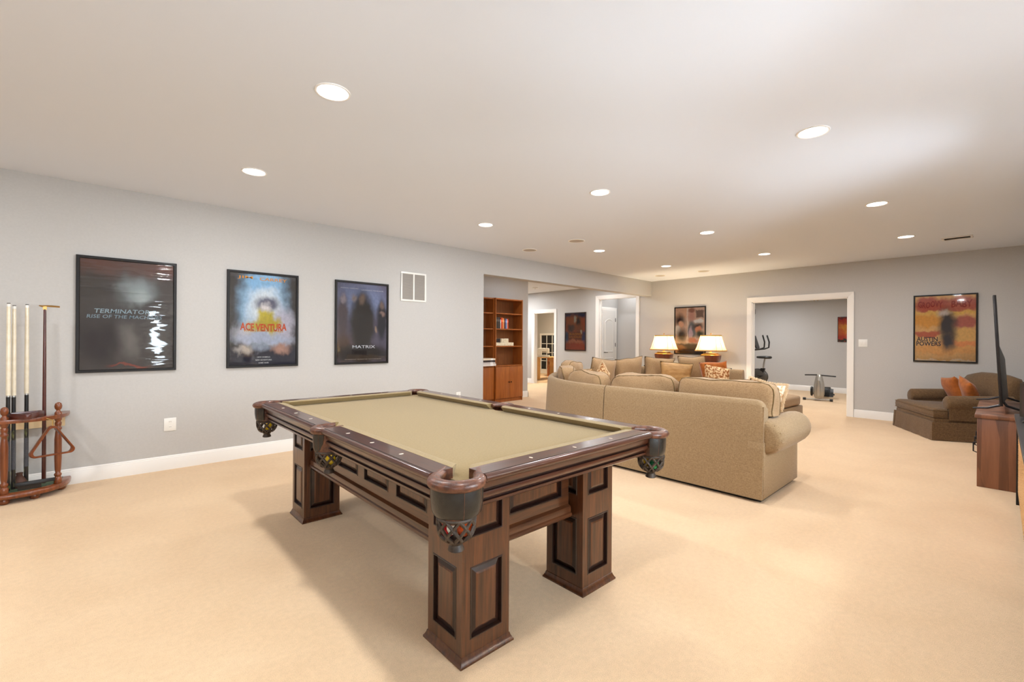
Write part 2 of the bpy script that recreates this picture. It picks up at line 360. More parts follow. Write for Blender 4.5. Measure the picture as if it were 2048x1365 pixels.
# ------------------------------------------------------------------ the shell of the rooms
def wall_with_holes(mb, axis, c0, c1, u0, u1, z1, holes):
    """wall slab between c0..c1 on 'axis', running u0..u1, with rectangular holes (ua, ub, za, zb)"""
    us = sorted({u0, u1, *[h[0] for h in holes], *[h[1] for h in holes]}); zs = sorted({0, z1, *[h[2] for h in holes], *[h[3] for h in holes]})
    for a, b in zip(us, us[1:]):
        for p, q in zip(zs, zs[1:]):
            if any(h[0] <= a and b <= h[1] and h[2] <= p and q <= h[3] for h in holes): continue
            if axis == 'x': mb.box(c0, a, p, c1, b, q)
            else: mb.box(a, c0, p, b, c1, q)
    return mb
struct(bx('floor', 'carpet', (XF - .2, YR - .2, -.1, 15.0, 13.0, 0)), 'beige wall-to-wall carpet')
struct(bx('ceiling', 'ceiling', (XF - .2, YR - .2, ZC, 15.0, 13.0, ZC + .1)), 'smooth white ceiling')
struct(bx('wall_left', 'wall', (XF, YL, 0, OPEN_X, YL + .2, ZC)), 'light grey wall with three posters')
struct(bx('trim_1', 'wall', (OPEN_X, YL, BEAM_Z, XB, YL + .2, ZC)), 'grey header beam over the wide opening')
GYM = (1.84, 3.44, 0, 2.12); VES = (6.12, 7.25, 0, 2.41); SEW = (8.82, 9.64, 0, 2.13)
struct(wall_with_holes(MB(), 'y', YR - .2, YR, XF, XB, ZC, WINS).build('wall_right', 'wall'))
struct(bx('wall_front', 'wall', (XF - .2, YR - .2, 0, XF, YL + .2, ZC)))
struct(wall_with_holes(MB(), 'x', XB, XB + .12, YR - .2, 13.0, ZC, [GYM, VES, SEW]).build('wall_back', 'wall'), 'light grey far wall with doorways')
struct(bx('wall_alcove', 'wall', (OPEN_X - .2, 7.48, 0, 7.42, 7.62, ZC)))
struct(bx('wall_alcove_side', 'wall', (OPEN_X - .2, YL + .2, 0, OPEN_X - .02, 7.48, ZC)))
struct(bx('wall_hall_end', 'wall', (4.4, 12.8, 0, 15.0, 13.0, ZC)))
struct(bx('wall_hall_side', 'wall', (4.2, 7.62, 0, 4.4, 13.0, ZC)))
struct(bx('wall_gym_far', 'wall', (14.05, YR - .2, 0, 14.2, 6.02, ZC)))
struct(bx('wall_gym_right', 'wall', (XB + .12, .7, 0, 14.05, .85, ZC)))
struct(bx('wall_gym_left', 'wall', (XB + .12, 5.87, 0, 14.05, 6.02, ZC)))
struct(bx('ceiling_gym', 'ceiling', (XB + .12, .85, 2.415, 14.05, 5.87, ZC - .002)))
struct(bx('wall_closet_end', 'wall', (10.72, 6.02, 0, 10.85, 7.4, ZC)))
struct(bx('wall_closet_left', 'wall', (XB + .12, 7.25, 0, 14.9, 7.4, ZC)))
struct(bx('wall_sewing_far', 'wall', (13.05, 7.4, 0, 13.2, 12.8, ZC)))

def baseboard(name, p0, p1, nx, ny):
    """moulded baseboard from p0 to p1 with outward direction (nx, ny)"""
    prof = [(0, 0), (.016, 0), (.016, .105), (.013, .112), (.013, .118), (.009, .124), (.009, .13), (.004, .138), (0, .14)]
    mb = MB(); mb.rings([[(p[0] + nx * d, p[1] + ny * d, z) for d, z in prof] for p in (p0, p1)])
    return struct(mb.build(name, 'trim', smooth=30))
baseboard('baseboard_left', (XF, YL), (OPEN_X, YL), 0, -1)
baseboard('baseboard_right', (XF, YR), (XB, YR), 0, 1)
baseboard('baseboard_back', (XB, YR), (XB, GYM[0] - .095), -1, 0)
baseboard('baseboard_back', (XB, GYM[1] + .095), (XB, VES[0] - .095), -1, 0)
baseboard('baseboard_back', (XB, VES[1] + .095), (XB, SEW[0] - .095), -1, 0)
baseboard('baseboard_back', (XB, SEW[1] + .095), (XB, 12.8), -1, 0)
baseboard('baseboard_alcove', (OPEN_X, 7.48), (7.436, 7.48), 0, -1)
baseboard('baseboard_alcove', (7.42, 7.464), (7.42, 7.62), 1, 0)
baseboard('baseboard_gym', (14.05, .85), (14.05, 5.87), -1, 0)
baseboard('baseboard_front', (XF, YR), (XF, YL), 1, 0)
baseboard('baseboard_sewing', (13.05, 7.4), (13.05, 12.8), -1, 0)

def casing(name, o, cw=.092):
    """door lining and moulded casing round opening o in the far wall"""
    y0, y1, _, zt = o
    root = bpy.data.objects.new(name, None); col.objects.link(root); struct(root)
    def strip(nm, a, b, side):
        # casing profile across its width; side gives the direction away from the opening
        prof = [(0, 0), (0, .012), (.012, .016), (.05, .018), (.07, .022), (cw - .006, .024), (cw, .02), (cw, 0)]
        mb = MB()
        if side == 'top':
            mb.rings([[(XB - t, y + (s * d), zt + d) for d, t in prof] for y, s in ((y0, -1), (y1, 1))])
        else:
            s = -1 if side == 'r' else 1; y = y0 if side == 'r' else y1
            mb.rings([[(XB - t, y + s * d, 0) for d, t in prof], [(XB - t, y + s * d, zt + d) for d, t in prof]])
        mb.build(nm, 'trim', root, smooth=30)
    strip('casing_side', 0, 0, 'r'); strip('casing_side', 0, 0, 'l'); strip('casing_head', 0, 0, 'top')
    j = .014
    for b in ((XB - .001, y0, 0, XB + .125, y0 + j, zt), (XB - .001, y1 - j, 0, XB + .125, y1, zt), (XB - .001, y0, zt - j, XB + .125, y1, zt)):
        bx('jamb', 'trim', b, root)
    bx('door_stop', 'trim', (XB + .06, y1 - j - .012, 0, XB + .09, y1 - j, zt - j), root)
    return root
cg = casing('door_1', GYM); casing('door_2', VES); casing('door_3', SEW)
for z in (1.93, 1.28, .3):
    MB().box(XB + .092, GYM[1] - .02, z - .05, XB + .122, GYM[1] - .0135, z + .05).tube([(XB + .122, GYM[1] - .02, z - .05), (XB + .122, GYM[1] - .02, z + .05)], .006).build('hinge', 'gunmetal', cg)

# white panelled door standing in the little closet hall, on its left-hand wall
cd = bpy.data.objects.new('door_4', None); col.objects.link(cd); struct(cd, 'white moulded door with lever handle in the side hall')
yd = 7.25; x0d, x1d, ztd = 9.97, 10.55, 2.13
def panel_door():
    mb = MB(); y = yd - .035
    xs = [x0d, x0d + .1, x1d - .1, x1d]
    mb.box(x0d, y, .01, x1d, yd, ztd)
    for z0, z1, arch in ((.2, .85, 0), (1.0, 1.82, .12)):
        n = 12; xa, xb = xs[1], xs[2]
        for k, (off, dep) in enumerate(((0, .0), (.012, .006), (.03, .006), (.045, .001))):
            pass
        def loop(off, dep):
            pts = [(xa + off, y - dep, z0 + off), (xb - off, y - dep, z0 + off)]
            if arch:
                for i in range(n + 1):
                    t = i / n; x = xb - off - (xb - xa - 2 * off) * t; pts.append((x, y - dep, z1 - off + arch * math.sin(PI * t) * (1 - .3 * math.sin(PI * t))))
            else: pts += [(xb - off, y - dep, z1 - off), (xa + off, y - dep, z1 - off)]
            return pts
        mb.rings([loop(0, 0), loop(.008, .008), (loop(.022, .008)), loop(.034, .001)], cap0=False, cap1=False)
    return mb.build('leaf', 'door_white', cd, smooth=30)
leaf = panel_door()
for b in ((x1d, yd - .02, 0, x1d + .085, yd, ztd + .085), (x0d - .09, yd - .02, ztd, x1d, yd, ztd + .085)):
    bx('casing', 'trim', b, cd, bevel=.004)
for z in (1.88, 1.2, .3): bx('hinge', 'gunmetal', (x1d - .012, yd - .046, z - .05, x1d + .004, yd - .034, z + .05), cd)
MB().tube([(x0d + .06, yd - .036, 1.0), (x0d + .06, yd - .085, 1.0)], .011).tube([(x0d + .06, yd - .08, 1.0), (x0d + .11, yd - .082, 1.0), (x0d + .17, yd - .078, .995)], .009).lathe([(.001, 0), (.028, 0)], n=4).build('handle', 'gunmetal', cd)

# windows in the right-hand wall (out of frame, they give the daylight)
for wi, (wx0, wx1, wz0, wz1) in enumerate(WINS):
    wr = bpy.data.objects.new('window_%d' % (wi + 2), None); col.objects.link(wr); struct(wr)
    fr = MB(); t = .045; nl = 2 if wx1 - wx0 > 1.2 else 1
    for b in ((wx0, YR - .14, wz0, wx1, YR - .06, wz0 + t), (wx0, YR - .14, wz1 - t, wx1, YR - .06, wz1), (wx0, YR - .14, wz0, wx0 + t, YR - .06, wz1), (wx1 - t, YR - .14, wz0, wx1, YR - .06, wz1)): fr.box(*b)
    for k in range(1, nl): fr.box(wx0 + (wx1 - wx0) * k / nl - .03, YR - .14, wz0, wx0 + (wx1 - wx0) * k / nl + .03, YR - .06, wz1)
    fr.build('window_frame', 'trim', wr)
    for b in ((wx0 - .09, YR, wz0 - .02, wx0, YR + .02, wz1 + .09), (wx1, YR, wz0 - .02, wx1 + .09, YR + .02, wz1 + .09), (wx0, YR, wz1, wx1, YR + .02, wz1 + .09)): bx('window_casing', 'trim', b, wr)
    bx('window_sill', 'trim', (wx0 - .1, YR - .06, wz0 - .04, wx1 + .1, YR + .06, wz0), wr, bevel=.005)
    for k in range(nl):
        a = wx0 + (wx1 - wx0) * k / nl; b = wx0 + (wx1 - wx0) * (k + 1) / nl
        bx('pane', 'pane', (a + .03, YR - .104, wz0 + .04, b - .03, YR - .1, wz1 - .04), wr)

# glazed door with dark panes at the far side of the sewing room
gd = bpy.data.objects.new('window_1', None); col.objects.link(gd); struct(gd, 'dark paned glass door in the sewing room')
gy0, gy1 = 11.2, 12.36
mb = MB()
for b in ((13.0, gy0 - .07, 0, 13.05, gy0, 1.50), (13.0, gy1, 0, 13.05, gy1 + .07, 1.50), (13.0, gy0 - .07, 1.50, 13.05, gy1 + .07, 1.57), (13.0, gy0, 0, 13.05, gy1, .17)): mb.box(*b)
nc, zs = 4, [.17, .50, .83, 1.17, 1.50]
for k in range(1, nc): mb.box(13.01, gy0 + (gy1 - gy0) * k / nc - .012, .17, 13.04, gy0 + (gy1 - gy0) * k / nc + .012, 1.50)
for z in zs[1:-1]: mb.box(13.01, gy0, z - .012, 13.04, gy1, z + .012)
mb.build('window_frame', 'trim', gd)
for k in range(nc):
    for a, b in zip(zs, zs[1:]): bx('pane', 'night', (13.025, gy0 + (gy1 - gy0) * k / nc + .013, a + .012, 13.035, gy0 + (gy1 - gy0) * (k + 1) / nc - .013, b - .012), gd)

# ------------------------------------------------------------------ pool table
TA = -.009
TO = Vector((1.0885, 1.4662, 0))
table = thing('pool_table', 'dark mahogany pool table with olive cloth and leather pockets', 'pool table', TO, TA)
LEGS = [(0, 0), (.771, 0), (0, 1.92), (.771, 1.92)]
LW = .288; ZT = .842
def panel_face(mb, o, u, n, us, zs, holes, dep=.016, mi=0, mg=1):
    """vertical face from o along unit u with outward normal n; us, zs extents; recessed holes with dark sides"""
    o, u, n = Vector(o), Vector(u), Vector(n); z = Vector((0, 0, 1))
    P = lambda a, b, d=0: o + u * a + z * b - n * d
    ul = sorted({*us, *[h[0] for h in holes], *[h[2] for h in holes]}); zl = sorted({*zs, *[h[1] for h in holes], *[h[3] for h in holes]})
    for a, b in zip(ul, ul[1:]):
        for c, d in zip(zl, zl[1:]):
            if any(h[0] <= a + 1e-6 and b <= h[2] + 1e-6 and h[1] <= c + 1e-6 and d <= h[3] + 1e-6 for h in holes): continue
            mb.quad(P(a, c), P(b, c), P(b, d), P(a, d), mi)
    for a, c, b, d in holes:
        L = lambda off, dp: [P(a + off, c + off, dp), P(b - off, c + off, dp), P(b - off, d - off, dp), P(a + off, d - off, dp)]
        # bead round the hole, then the sunk floor
        mb.rings([L(0, 0), L(.003, -.003), L(.007, -.002), L(.010, dep)], cap0=False, cap1=True, mi=mg)
def raised_panel(w_, h_, bev=.03, rise=.014):
    """field panel in local x (width), z (height), -y outward"""
    mb = MB(); g = .011
    L = lambda off, y: [(-w_ / 2 + off, y, -h_ / 2 + off), (w_ / 2 - off, y, -h_ / 2 + off), (w_ / 2 - off, y, h_ / 2 - off), (-w_ / 2 + off, y, h_ / 2 - off)]
    mb.rings([L(g, 0), L(g, -.002)], cap0=True, cap1=False, mi=1)
    mb.rings([L(g, -.002), L(g + bev * .75, -rise * .8)], cap0=False, cap1=False, mi=1)
    mb.rings([L(g + bev * .75, -rise * .8), L(g + bev, -rise), ], cap0=False, cap1=True, mi=0)
    return mb.mesh('panel', ['mahog_z', 'glaze'], smooth=20)
B0, B1 = .016, .272
pz = [(.092, .392), (.512, .70)]
pan_lo = raised_panel(.176, .30); pan_hi = raised_panel(.176, .188)
def make_leg(ox, oy):
    mb = MB()
    faces = [((B0, B0, 0), (1, 0, 0), (0, -1, 0)), ((B1, B0, 0), (0, 1, 0), (1, 0, 0)), ((B1, B1, 0), (-1, 0, 0), (0, 1, 0)), ((B0, B1, 0), (0, -1, 0), (-1, 0, 0))]
    wdt = B1 - B0; a = (wdt - .176) / 2
    for o, u, n in faces:
        panel_face(mb, o, u, n, (0, wdt), (.03, .70), [(a, z0, a + .176, z1) for z0, z1 in pz])
    # flared base moulding
    sq = lambda d, z: [(B0 - d, B0 - d, z), (B1 + d, B0 - d, z), (B1 + d, B1 + d, z), (B0 - d, B1 + d, z)]
    mb.rings([sq(.016, 0), sq(.016, .008), sq(.012, .012), sq(.005, .026), sq(.003, .034), sq(0, .036)], cap1=False)
    mb.face([mb.pt(p) for p in sq(0, .70)])
    leg = mb.build('leg', ['mahog_z', 'glaze'], table, smooth=20)
    leg.location = (ox, oy, 0)
    for k, (o, u, n) in enumerate(faces):
        for (z0, z1), me in zip(pz, (pan_lo, pan_hi)):
            c = Vector(o) + Vector(u) * wdt / 2 - Vector(n) * .0155
            link('panel', me, leg, (c.x, c.y, (z0 + z1) / 2), (0, 0, (0, PI / 2, PI, -PI / 2)[k]))
for a, b in LEGS: make_leg(a, b)
# aprons between the legs: panelled boards with a ledge moulding below
pan_long = raised_panel(.30, .18, .028); pan_short = raised_panel(.37, .18, .028)
def apron(o, u, n, length, panels, me, pw, mname, rz):
    mb = MB(); o, u, n = Vector(o), Vector(u), Vector(n)
    panel_face(mb, o, u, n, (0, length), (.45, .70), [(c - pw / 2, .508, c + pw / 2, .688) for c in panels])
    prof = [(0, .462), (.016, .452), (.018, .442), (.018, .424), (.024, .418), (.026, .408), (.022, .40), (0, .395), (-.04, .395), (-.04, .46)]
    mb.rings([[o + u * s + n * d + Vector((0, 0, z)) for d, z in prof] for s in (0, length)])
    mb.quad(o + n * -.03 + Vector((0, 0, .45)), o + u * length + n * -.03 + Vector((0, 0, .45)), o + u * length + n * -.03 + Vector((0, 0, .70)), o + n * -.03 + Vector((0, 0, .70)))
    ap = mb.build('apron', [mname, 'glaze'], table, smooth=20)
    for c in panels:
        q = o + u * c - n * .0155
        link('panel', me, ap, (q.x, q.y, .598), (0, 0, rz))
pc = [.2335, .62, 1.007, 1.394]
TW, TL = .771 + LW, 1.92 + LW
apron((.07, .29 + 1.628, 0), (0, -1, 0), (-1, 0, 0), 1.628, pc, pan_long, .30, 'mahog_y', -PI / 2)
apron((TW - .07, .29, 0), (0, 1, 0), (1, 0, 0), 1.628, pc, pan_long, .30, 'mahog_y', PI / 2)
apron((.29, .10, 0), (1, 0, 0), (0, -1, 0), .479, [.2395], pan_short, .37, 'mahog_x', 0)
apron((.29 + .479, TL - .10, 0), (-1, 0, 0), (0, 1, 0), .479, [.2395], pan_short, .37, 'mahog_x', PI)
bx('slate_frame', 'glaze', (.03, .03, .66, TW - .03, TL - .03, .775), table)
# bed cloth
FX0, FY0 = -.167, -.181; FX1, FY1 = TW + .167, TL + .181           # inner edge of the rolled rail = top flat boundary
NOSE = .137
bedp = []
cxm, cym = TW / 2, TL / 2
def corner_cut(cx, cy, sx, sy):
    # notch round the corner pocket, walked counter-clockwise; corner at (cx, cy), inward signs sx, sy
    i, c = .075, .15
    a, b = (cx + sx * i, cy + sy * c), (cx + sx * c, cy + sy * i)
    return a, b
i = .075
a, b = corner_cut(FX0, FY0, 1, 1); bedp += [a, (FX0 + .085, FY0 + .085), b]
a, b = corner_cut(FX1, FY0, -1, 1); bedp += [b, (FX1 - .085, FY0 + .085), a]
bedp += [(FX1 - i, cym - .07), (FX1 - .10, cym - .05), (FX1 - .115, cym), (FX1 - .10, cym + .05), (FX1 - i, cym + .07)]
a, b = corner_cut(FX1, FY1, -1, -1); bedp += [a, (FX1 - .085, FY1 - .085), b]
a, b = corner_cut(FX0, FY1, 1, -1); bedp += [b, (FX0 + .085, FY1 - .085), a]
bedp += [(FX0 + i, cym + .07), (FX0 + .10, cym + .05), (FX0 + .115, cym), (FX0 + .10, cym - .05), (FX0 + i, cym - .07)]
MB().prism(bedp, .777, .802).build('bed_cloth', 'felt', table, smooth=0)
# rails: a moulded wooden rail, a cloth cushion and three pearl sights each
RPF = [(-.088, .842, 0), (0, .842, 1), (.0012, .8398, 1), (.004, .8398, 1), (.0055, .8415, 0), (.012, .8405, 0), (.018, .836, 0), (.0215, .829, 0), (.0215, .822, 0), (.018, .815, 0), (.009, .809, 0), (0, .8065, 1), (-.003, .804, 0), (-.006, .786, 0),
       (-.010, .780, 1), (-.017, .778, 1), (-.017, .772, 1), (-.008, .769, 0), (-.006, .758, 0), (-.011, .746, 0), (-.022, .739, 1), (-.029, .737, 1), (-.029, .732, 1), (-.019, .729, 0), (-.020, .719, 0), (-.030, .711, 0), (-.043, .705, 0), (-.088, .705, 0)]
RP = [(e, z) for e, z, _ in RPF]
def rail(o, u, n, length, e0, e1, mname):
    """o start on the flat boundary line, u along, n outward; e0/e1 end kinds: 'c' corner, 's' side"""
    o, u, n = Vector((*o, 0)), Vector((*u, 0)), Vector((*n, 0)); Z = Vector((0, 0, 1))
    mb = MB(); rings = []
    ends = [[mb.pt(o + u * s + n * e + Z * z) for e, z in RP] for s in (0, length)]; k_ = len(RP)
    for j in range(k_):
        mb.face([ends[0][j], ends[0][(j + 1) % k_], ends[1][(j + 1) % k_], ends[1][j]], RPF[j][2])
    mb.face(ends[0][::-1], 2); mb.face(ends[1], 2)
    ro = mb.build('rail', [mname, 'glaze', 'leather_brown'], table, smooth=35)
    CP = [(-.087, .8425), (-NOSE - .004 + .02, .8425), (-NOSE, .838), (-NOSE + .003, .831), (-NOSE + .03, .8025), (-.087, .8025)]
    k0 = .045 if e0 == 'c' else .018; k1 = .045 if e1 == 'c' else .018
    def sh(e): return max(0, min(1, (-.087 - e) / (NOSE - .087)))
    mb = MB(); mb.rings([[o + u * (.002 + k0 * sh(e)) + n * e + Z * z for e, z in CP], [o + u * (length - .002 - k1 * sh(e)) + n * e + Z * z for e, z in CP]])
    mb.build('cushion', 'felt', ro, smooth=30)
    return ro
sight = MB(); sight.rings([[(math.cos(t) * .011, math.sin(t) * .0055, 0) for t in [2 * PI * k / 12 for k in range(12)]], [(math.cos(t) * .011, math.sin(t) * .0055, .0012) for t in [2 * PI * k / 12 for k in range(12)]]])
sight_me = sight.mesh('sight', 'pearl')
G, GS = .132, .066
ylo, yhi, xlo, xhi = FY0 + G, FY1 - G, FX0 + G, FX1 - G
specs = [((FX0, cym - GS), (0, -1), (-1, 0), cym - GS - ylo, 's', 'c', 'rail_y'), ((FX0, yhi), (0, -1), (-1, 0), yhi - cym - GS, 'c', 's', 'rail_y'),
         ((FX1, ylo), (0, 1), (1, 0), cym - GS - ylo, 'c', 's', 'rail_y'), ((FX1, cym + GS), (0, 1), (1, 0), yhi - cym - GS, 's', 'c', 'rail_y'),
         ((xlo, FY0), (1, 0), (0, -1), xhi - xlo, 'c', 'c', 'rail_x'), ((xhi, FY1), (-1, 0), (0, 1), xhi - xlo, 'c', 'c', 'rail_x')]
for o, u, n, L, e0, e1, mn in specs:
    ro = rail(o, u, n, L, e0, e1, mn)
    for k in range(3):
        if mn == 'rail_y':
            d = [.2794 * (j + 1) for j in range(3)]; s = (d[k] - GS) if e0 == 's' else L - (d[k] - GS)
        else: s = L / 2 + (k - 1) * .2794
        px, py = o[0] + u[0] * s - n[0] * .042, o[1] + u[1] * s - n[1] * .042
        link('sight', sight_me, ro, (px, py, .842), (0, 0, math.atan2(n[1], n[0])))
# pockets
def spline(pts, n=6):
    P = [Vector(p) for p in pts]; out = []
    for k in range(len(P) - 1):
        p0 = P[k - 1] if k else P[k] * 2 - P[k + 1]; p1, p2 = P[k], P[k + 1]; p3 = P[k + 2] if k + 2 < len(P) else P[k + 1] * 2 - P[k]
        for j in range(n):
            t = j / n
            out.append(.5 * ((2 * p1) + (p2 - p0) * t + (2 * p0 - 5 * p1 + 4 * p2 - p3) * t * t + (3 * p1 - p0 - 3 * p2 + p3) * t ** 3))
    out.append(P[-1]); return out
balls = []
def pocket(ox, oy, ang, kind):
    """pocket at flat-boundary point (ox, oy); ang is the direction pointing into the table (local +a)"""
    if kind == 'c': half = [(.172, .066), (.135, .070), (.10, .078), (.065, .082), (.030, .072), (.002, .042), (-.008, 0)]
    else: half = [(.105, .055), (.07, .062), (.03, .062), (0, .048), (-.018, .025), (-.026, 0)]
    path = [(a, b, 0) for a, b in half] + [(a, -b, 0) for a, b in half[-2::-1]]
    pp = spline(path, 5); n = len(pp)
    rim = MB(); rings = []
    for k, p in enumerate(pp):
        t = (pp[min(k + 1, n - 1)] - pp[max(k - 1, 0)]).normalized(); s = Vector((t.y, -t.x, 0))
        q = math.sin(PI * min(1, max(0, k / (n - 1)))) ** .45
        rw, rh = .012 + .017 * q, .012 + .010 * q
        zc = ZT + .002 - rh
        rings.append([p + s * (rw * math.cos(2 * PI * j / 10)) + Vector((0, 0, zc + rh * math.sin(2 * PI * j / 10))) for j in range(10)])
    rim.rings(rings)
    root = rim.build('pocket', 'leather_brown', table, smooth=60)
    root.location = (ox, oy, 0); root.rotation_euler = (0, 0, ang)
    # hanging leather shield
    lo, hi = (int(n * .2), int(n * .8)) if kind == 'c' else (int(n * .28), int(n * .72))
    seg = pp[lo:hi + 1]; m = len(seg); c = Vector((.07 if kind == 'c' else .05, 0, 0)); sh = MB(); rr = []
    zrow = [(.818, 1.14), (.79, 1.17), (.76, 1.16), (.73, 1.12), (.714, 1.07), (.704, 1.0)]
    for z, sc in zrow:
        row = []
        for k, p in enumerate(seg):
            taper = 1 if kind == 'c' else (1 - .35 * (.815 - z) / .115)
            q = c + (p - c) * sc; q.y *= taper
            row.append(Vector((q.x, q.y, z - (0.010 * (1 - math.sin(PI * k / (m - 1))) * -1 if z < .705 else 0))))
        rr.append(row)
    inn = [[c + (p - c) * .93 + Vector((0, 0, 0)) for p in row] for row in rr]
    for row, ro_ in zip(inn, rr):
        for p, q in zip(row, ro_): p.z = q.z
    sh.rings([r1 + r2[::-1] for r1, r2 in zip(rr, inn)])
    so = sh.build('shield', 'leather_black', root, smooth=50)
    MB().tube([(c + (p - c) * 1.15) + Vector((0, 0, .816)) for p in seg], .0022, 6).build('welt', 'thread', root)
    for fr_ in (.18, .62, .86):
        k = int(fr_ * (m - 1)); MB().tube([rr[j][k] for j in range(len(rr))], .0011, 5).build('seam', 'leather_brown', root)
    # inner liner, net and tassel
    cx = .058 if kind == 'c' else .05
    MB().rings([[(cx + r_ * math.cos(2 * PI * j / 20), r_ * math.sin(2 * PI * j / 20), z) for j in range(20)] for r_, z in ((.072, .80), (.069, .70), (.067, .69))], cap0=False, cap1=False).build('liner', 'leather_brown', root)
    net = MB(); prof = lambda t: (.068 - .004 * t - .030 * t ** 5, .70 - .085 * t)
    K = 9
    for s in (1, -1):
        for k in range(K):
            pts = []
            for j in range(9):
                t = j / 8; r_, z = prof(t); a = 2 * PI * k / K + s * t * 2 * PI / K * 1.5
                pts.append((cx + r_ * math.cos(a), r_ * math.sin(a), z))
            net.tube(pts, .0066, 5)
    for t in (0, ):
        r_, z = prof(t); net.tube([(cx + r_ * math.cos(2 * PI * j / 20), r_ * math.sin(2 * PI * j / 20), z) for j in range(20)], .006, 6, closed=True)
    net.build('net', 'strap', root)
    MB().lathe([(.030, .620), (.034, .612), (.026, .604), (.022, .598), (.027, .588), (.030, .578), (.024, .574), (.001, .574)], cx, 0, 14).build('net_tassel', 'strap', root)
    return root, cx
PK = {'near': (FX0, FY0, R(45), 'c'), 'right': (FX1, FY0, R(135), 'c'), 'back': (FX1, FY1, R(225), 'c'), 'left': (FX0, FY1, R(315), 'c'), 'side': (FX0, cym, 0, 's'), 'farside': (FX1, cym, PI, 's')}
pk = {k: pocket(*v) for k, v in PK.items()}
# billiard balls resting in the nets
def ball_mat(name, c, stripe):
    m, nt, p = new_mat(name); setin(p, Roughness=.12); p.inputs['Coat Weight'].default_value = .5
    if not stripe: p.inputs['Base Color'].default_value = c; return m
    tc = N(nt, 'ShaderNodeTexCoord'); sx = N(nt, 'ShaderNodeSeparateXYZ'); nt.links.new(tc.outputs['Object'], sx.inputs[0])
    ab = N(nt, 'ShaderNodeMath', operation='ABSOLUTE'); nt.links.new(sx.outputs[2], ab.inputs[0])
    gt = N(nt, 'ShaderNodeMath', operation='GREATER_THAN'); gt.inputs[1].default_value = .016; nt.links.new(ab.outputs[0], gt.inputs[0])
    mx = N(nt, 'ShaderNodeMix', data_type='RGBA'); mx.inputs[6].default_value = c; mx.inputs[7].default_value = lin(240, 230, 205); nt.links.new(gt.outputs[0], mx.inputs[0]); nt.links.new(mx.outputs[2], p.inputs['Base Color'])
    return m
ORG, YEL, RED, GRN, WHT, MAR = lin(226, 84, 22), lin(226, 186, 40), lin(190, 24, 26), lin(20, 110, 60), lin(240, 232, 214), lin(96, 24, 30)
bl = [('near', .004, -.030, .652, ORG, 0, 'solid orange pool ball glowing through the nearest pocket net', 20), ('near', -.004, .030, .652, RED, 1, 'red striped pool ball in the nearest pocket net', 60),
      ('side', .0, -.020, .652, YEL, 0, 'amber pool ball in the net of the near side pocket', 0), ('side', -.004, .022, .690, RED, 0, 'red pool ball above the amber one in the near side pocket', 0),
      ('left', .006, .008, .652, YEL, 0, 'yellow pool ball in the net of the leftmost corner pocket', 0),
      ('right', .010, -.028, .652, YEL, 1, 'yellow striped pool ball in the pocket net beside the sofa', 70), ('right', -.010, .028, .652, GRN, 0, 'green pool ball in the pocket net beside the sofa', 0), ('right', .006, .0, .702, RED, 1, 'red striped pool ball on top in the pocket net beside the sofa', 40)]
Mt = Matrix.Translation(TO) @ Matrix.Rotation(TA, 4, 'Z')
bme = {}
for nm, da, db, z, c, st, lab, tilt in bl:
    ox, oy, ang, kd = PK[nm]; cx = pk[nm][1]
    p = Mt @ (Matrix.Translation((ox, oy, 0)) @ Matrix.Rotation(ang, 4, 'Z') @ Vector((cx + da, db, z)))
    mm_ = ball_mat('ball', c, st)
    tag(link('pool_ball', MB().sphere((0, 0, 0), .0285, 24, 16).mesh('pool_ball', mm_, 80), None, p, (R(tilt), R(tilt * .6), 0)), lab, 'pool ball', 'pool balls in the pockets')

# ------------------------------------------------------------------ ceiling fittings
def can_light(x, y, label, z=ZC, power=CAN_W, colr=(.97, .98, 1.0), rad=.083):
    t = thing('recessed_light', label, 'ceiling light', (x, y, z), 0, 'recessed ceiling lights')
    MB().rings([[(r_ * math.cos(2 * PI * k / 32), r_ * math.sin(2 * PI * k / 32), z_) for k in range(32)] for r_, z_ in ((rad + .014, 0), (rad + .012, -.005), (rad + .003, -.006), (rad, -.003), (rad - .003, -.0005))], cap0=False, cap1=False).build('trim_ring', 'can_trim', t)
    MB().lathe([(rad, -.0015), (.02, -.0035), (.001, -.0036)], n=32).build('lens', 'lens', t)
    l = bpy.data.lights.new('downlight', 'AREA'); l.shape = 'DISK'; l.size = rad * 1.9; l.energy = power; l.color = colr
    lo = bpy.data.objects.new('downlight', l); col.objects.link(lo); lo.parent = t; lo.location = (0, 0, -.008)
    return t
LX, LY = [1.0, 3.535, 5.85, 7.95], [.86, 2.60, 4.31]
place = {(0, 1): 'largest recessed ceiling light, above the pool table', (0, 2): 'recessed ceiling light nearest the posters on the left', (1, 0): 'large recessed ceiling light at the upper right', (1, 1): 'recessed ceiling light in the middle of the ceiling',
         (1, 2): 'recessed ceiling light just left of the two round speakers', (2, 0): 'recessed ceiling light at right, second nearest in its row', (2, 1): 'recessed ceiling light in the middle row beyond the pool table', (2, 2): 'recessed ceiling light just right of the round speakers',
         (3, 0): 'recessed ceiling light beside the ceiling vent', (3, 1): 'far recessed ceiling light in front of the wide doorway', (3, 2): 'far recessed ceiling light in front of the table lamps', (0, 0): 'recessed ceiling light over the camera side of the room'}
for a, x in enumerate(LX):
    for b, y in enumerate(LY): can_light(x, y, place[(a, b)])
for y, q in zip(LY, ('window wall', 'middle', 'left wall')): can_light(-1.5, y, 'recessed ceiling light behind the view, nearest the ' + q)
can_light(11.2, 2.1, 'recessed light in the exercise room ceiling, near the doorway', 2.415, 32)
can_light(12.6, 4.2, 'recessed light in the exercise room ceiling, near the bike', 2.415, 32)
can_light(8.6, 9.9, 'recessed light in the hallway ceiling by the sewing room', ZC, 74)
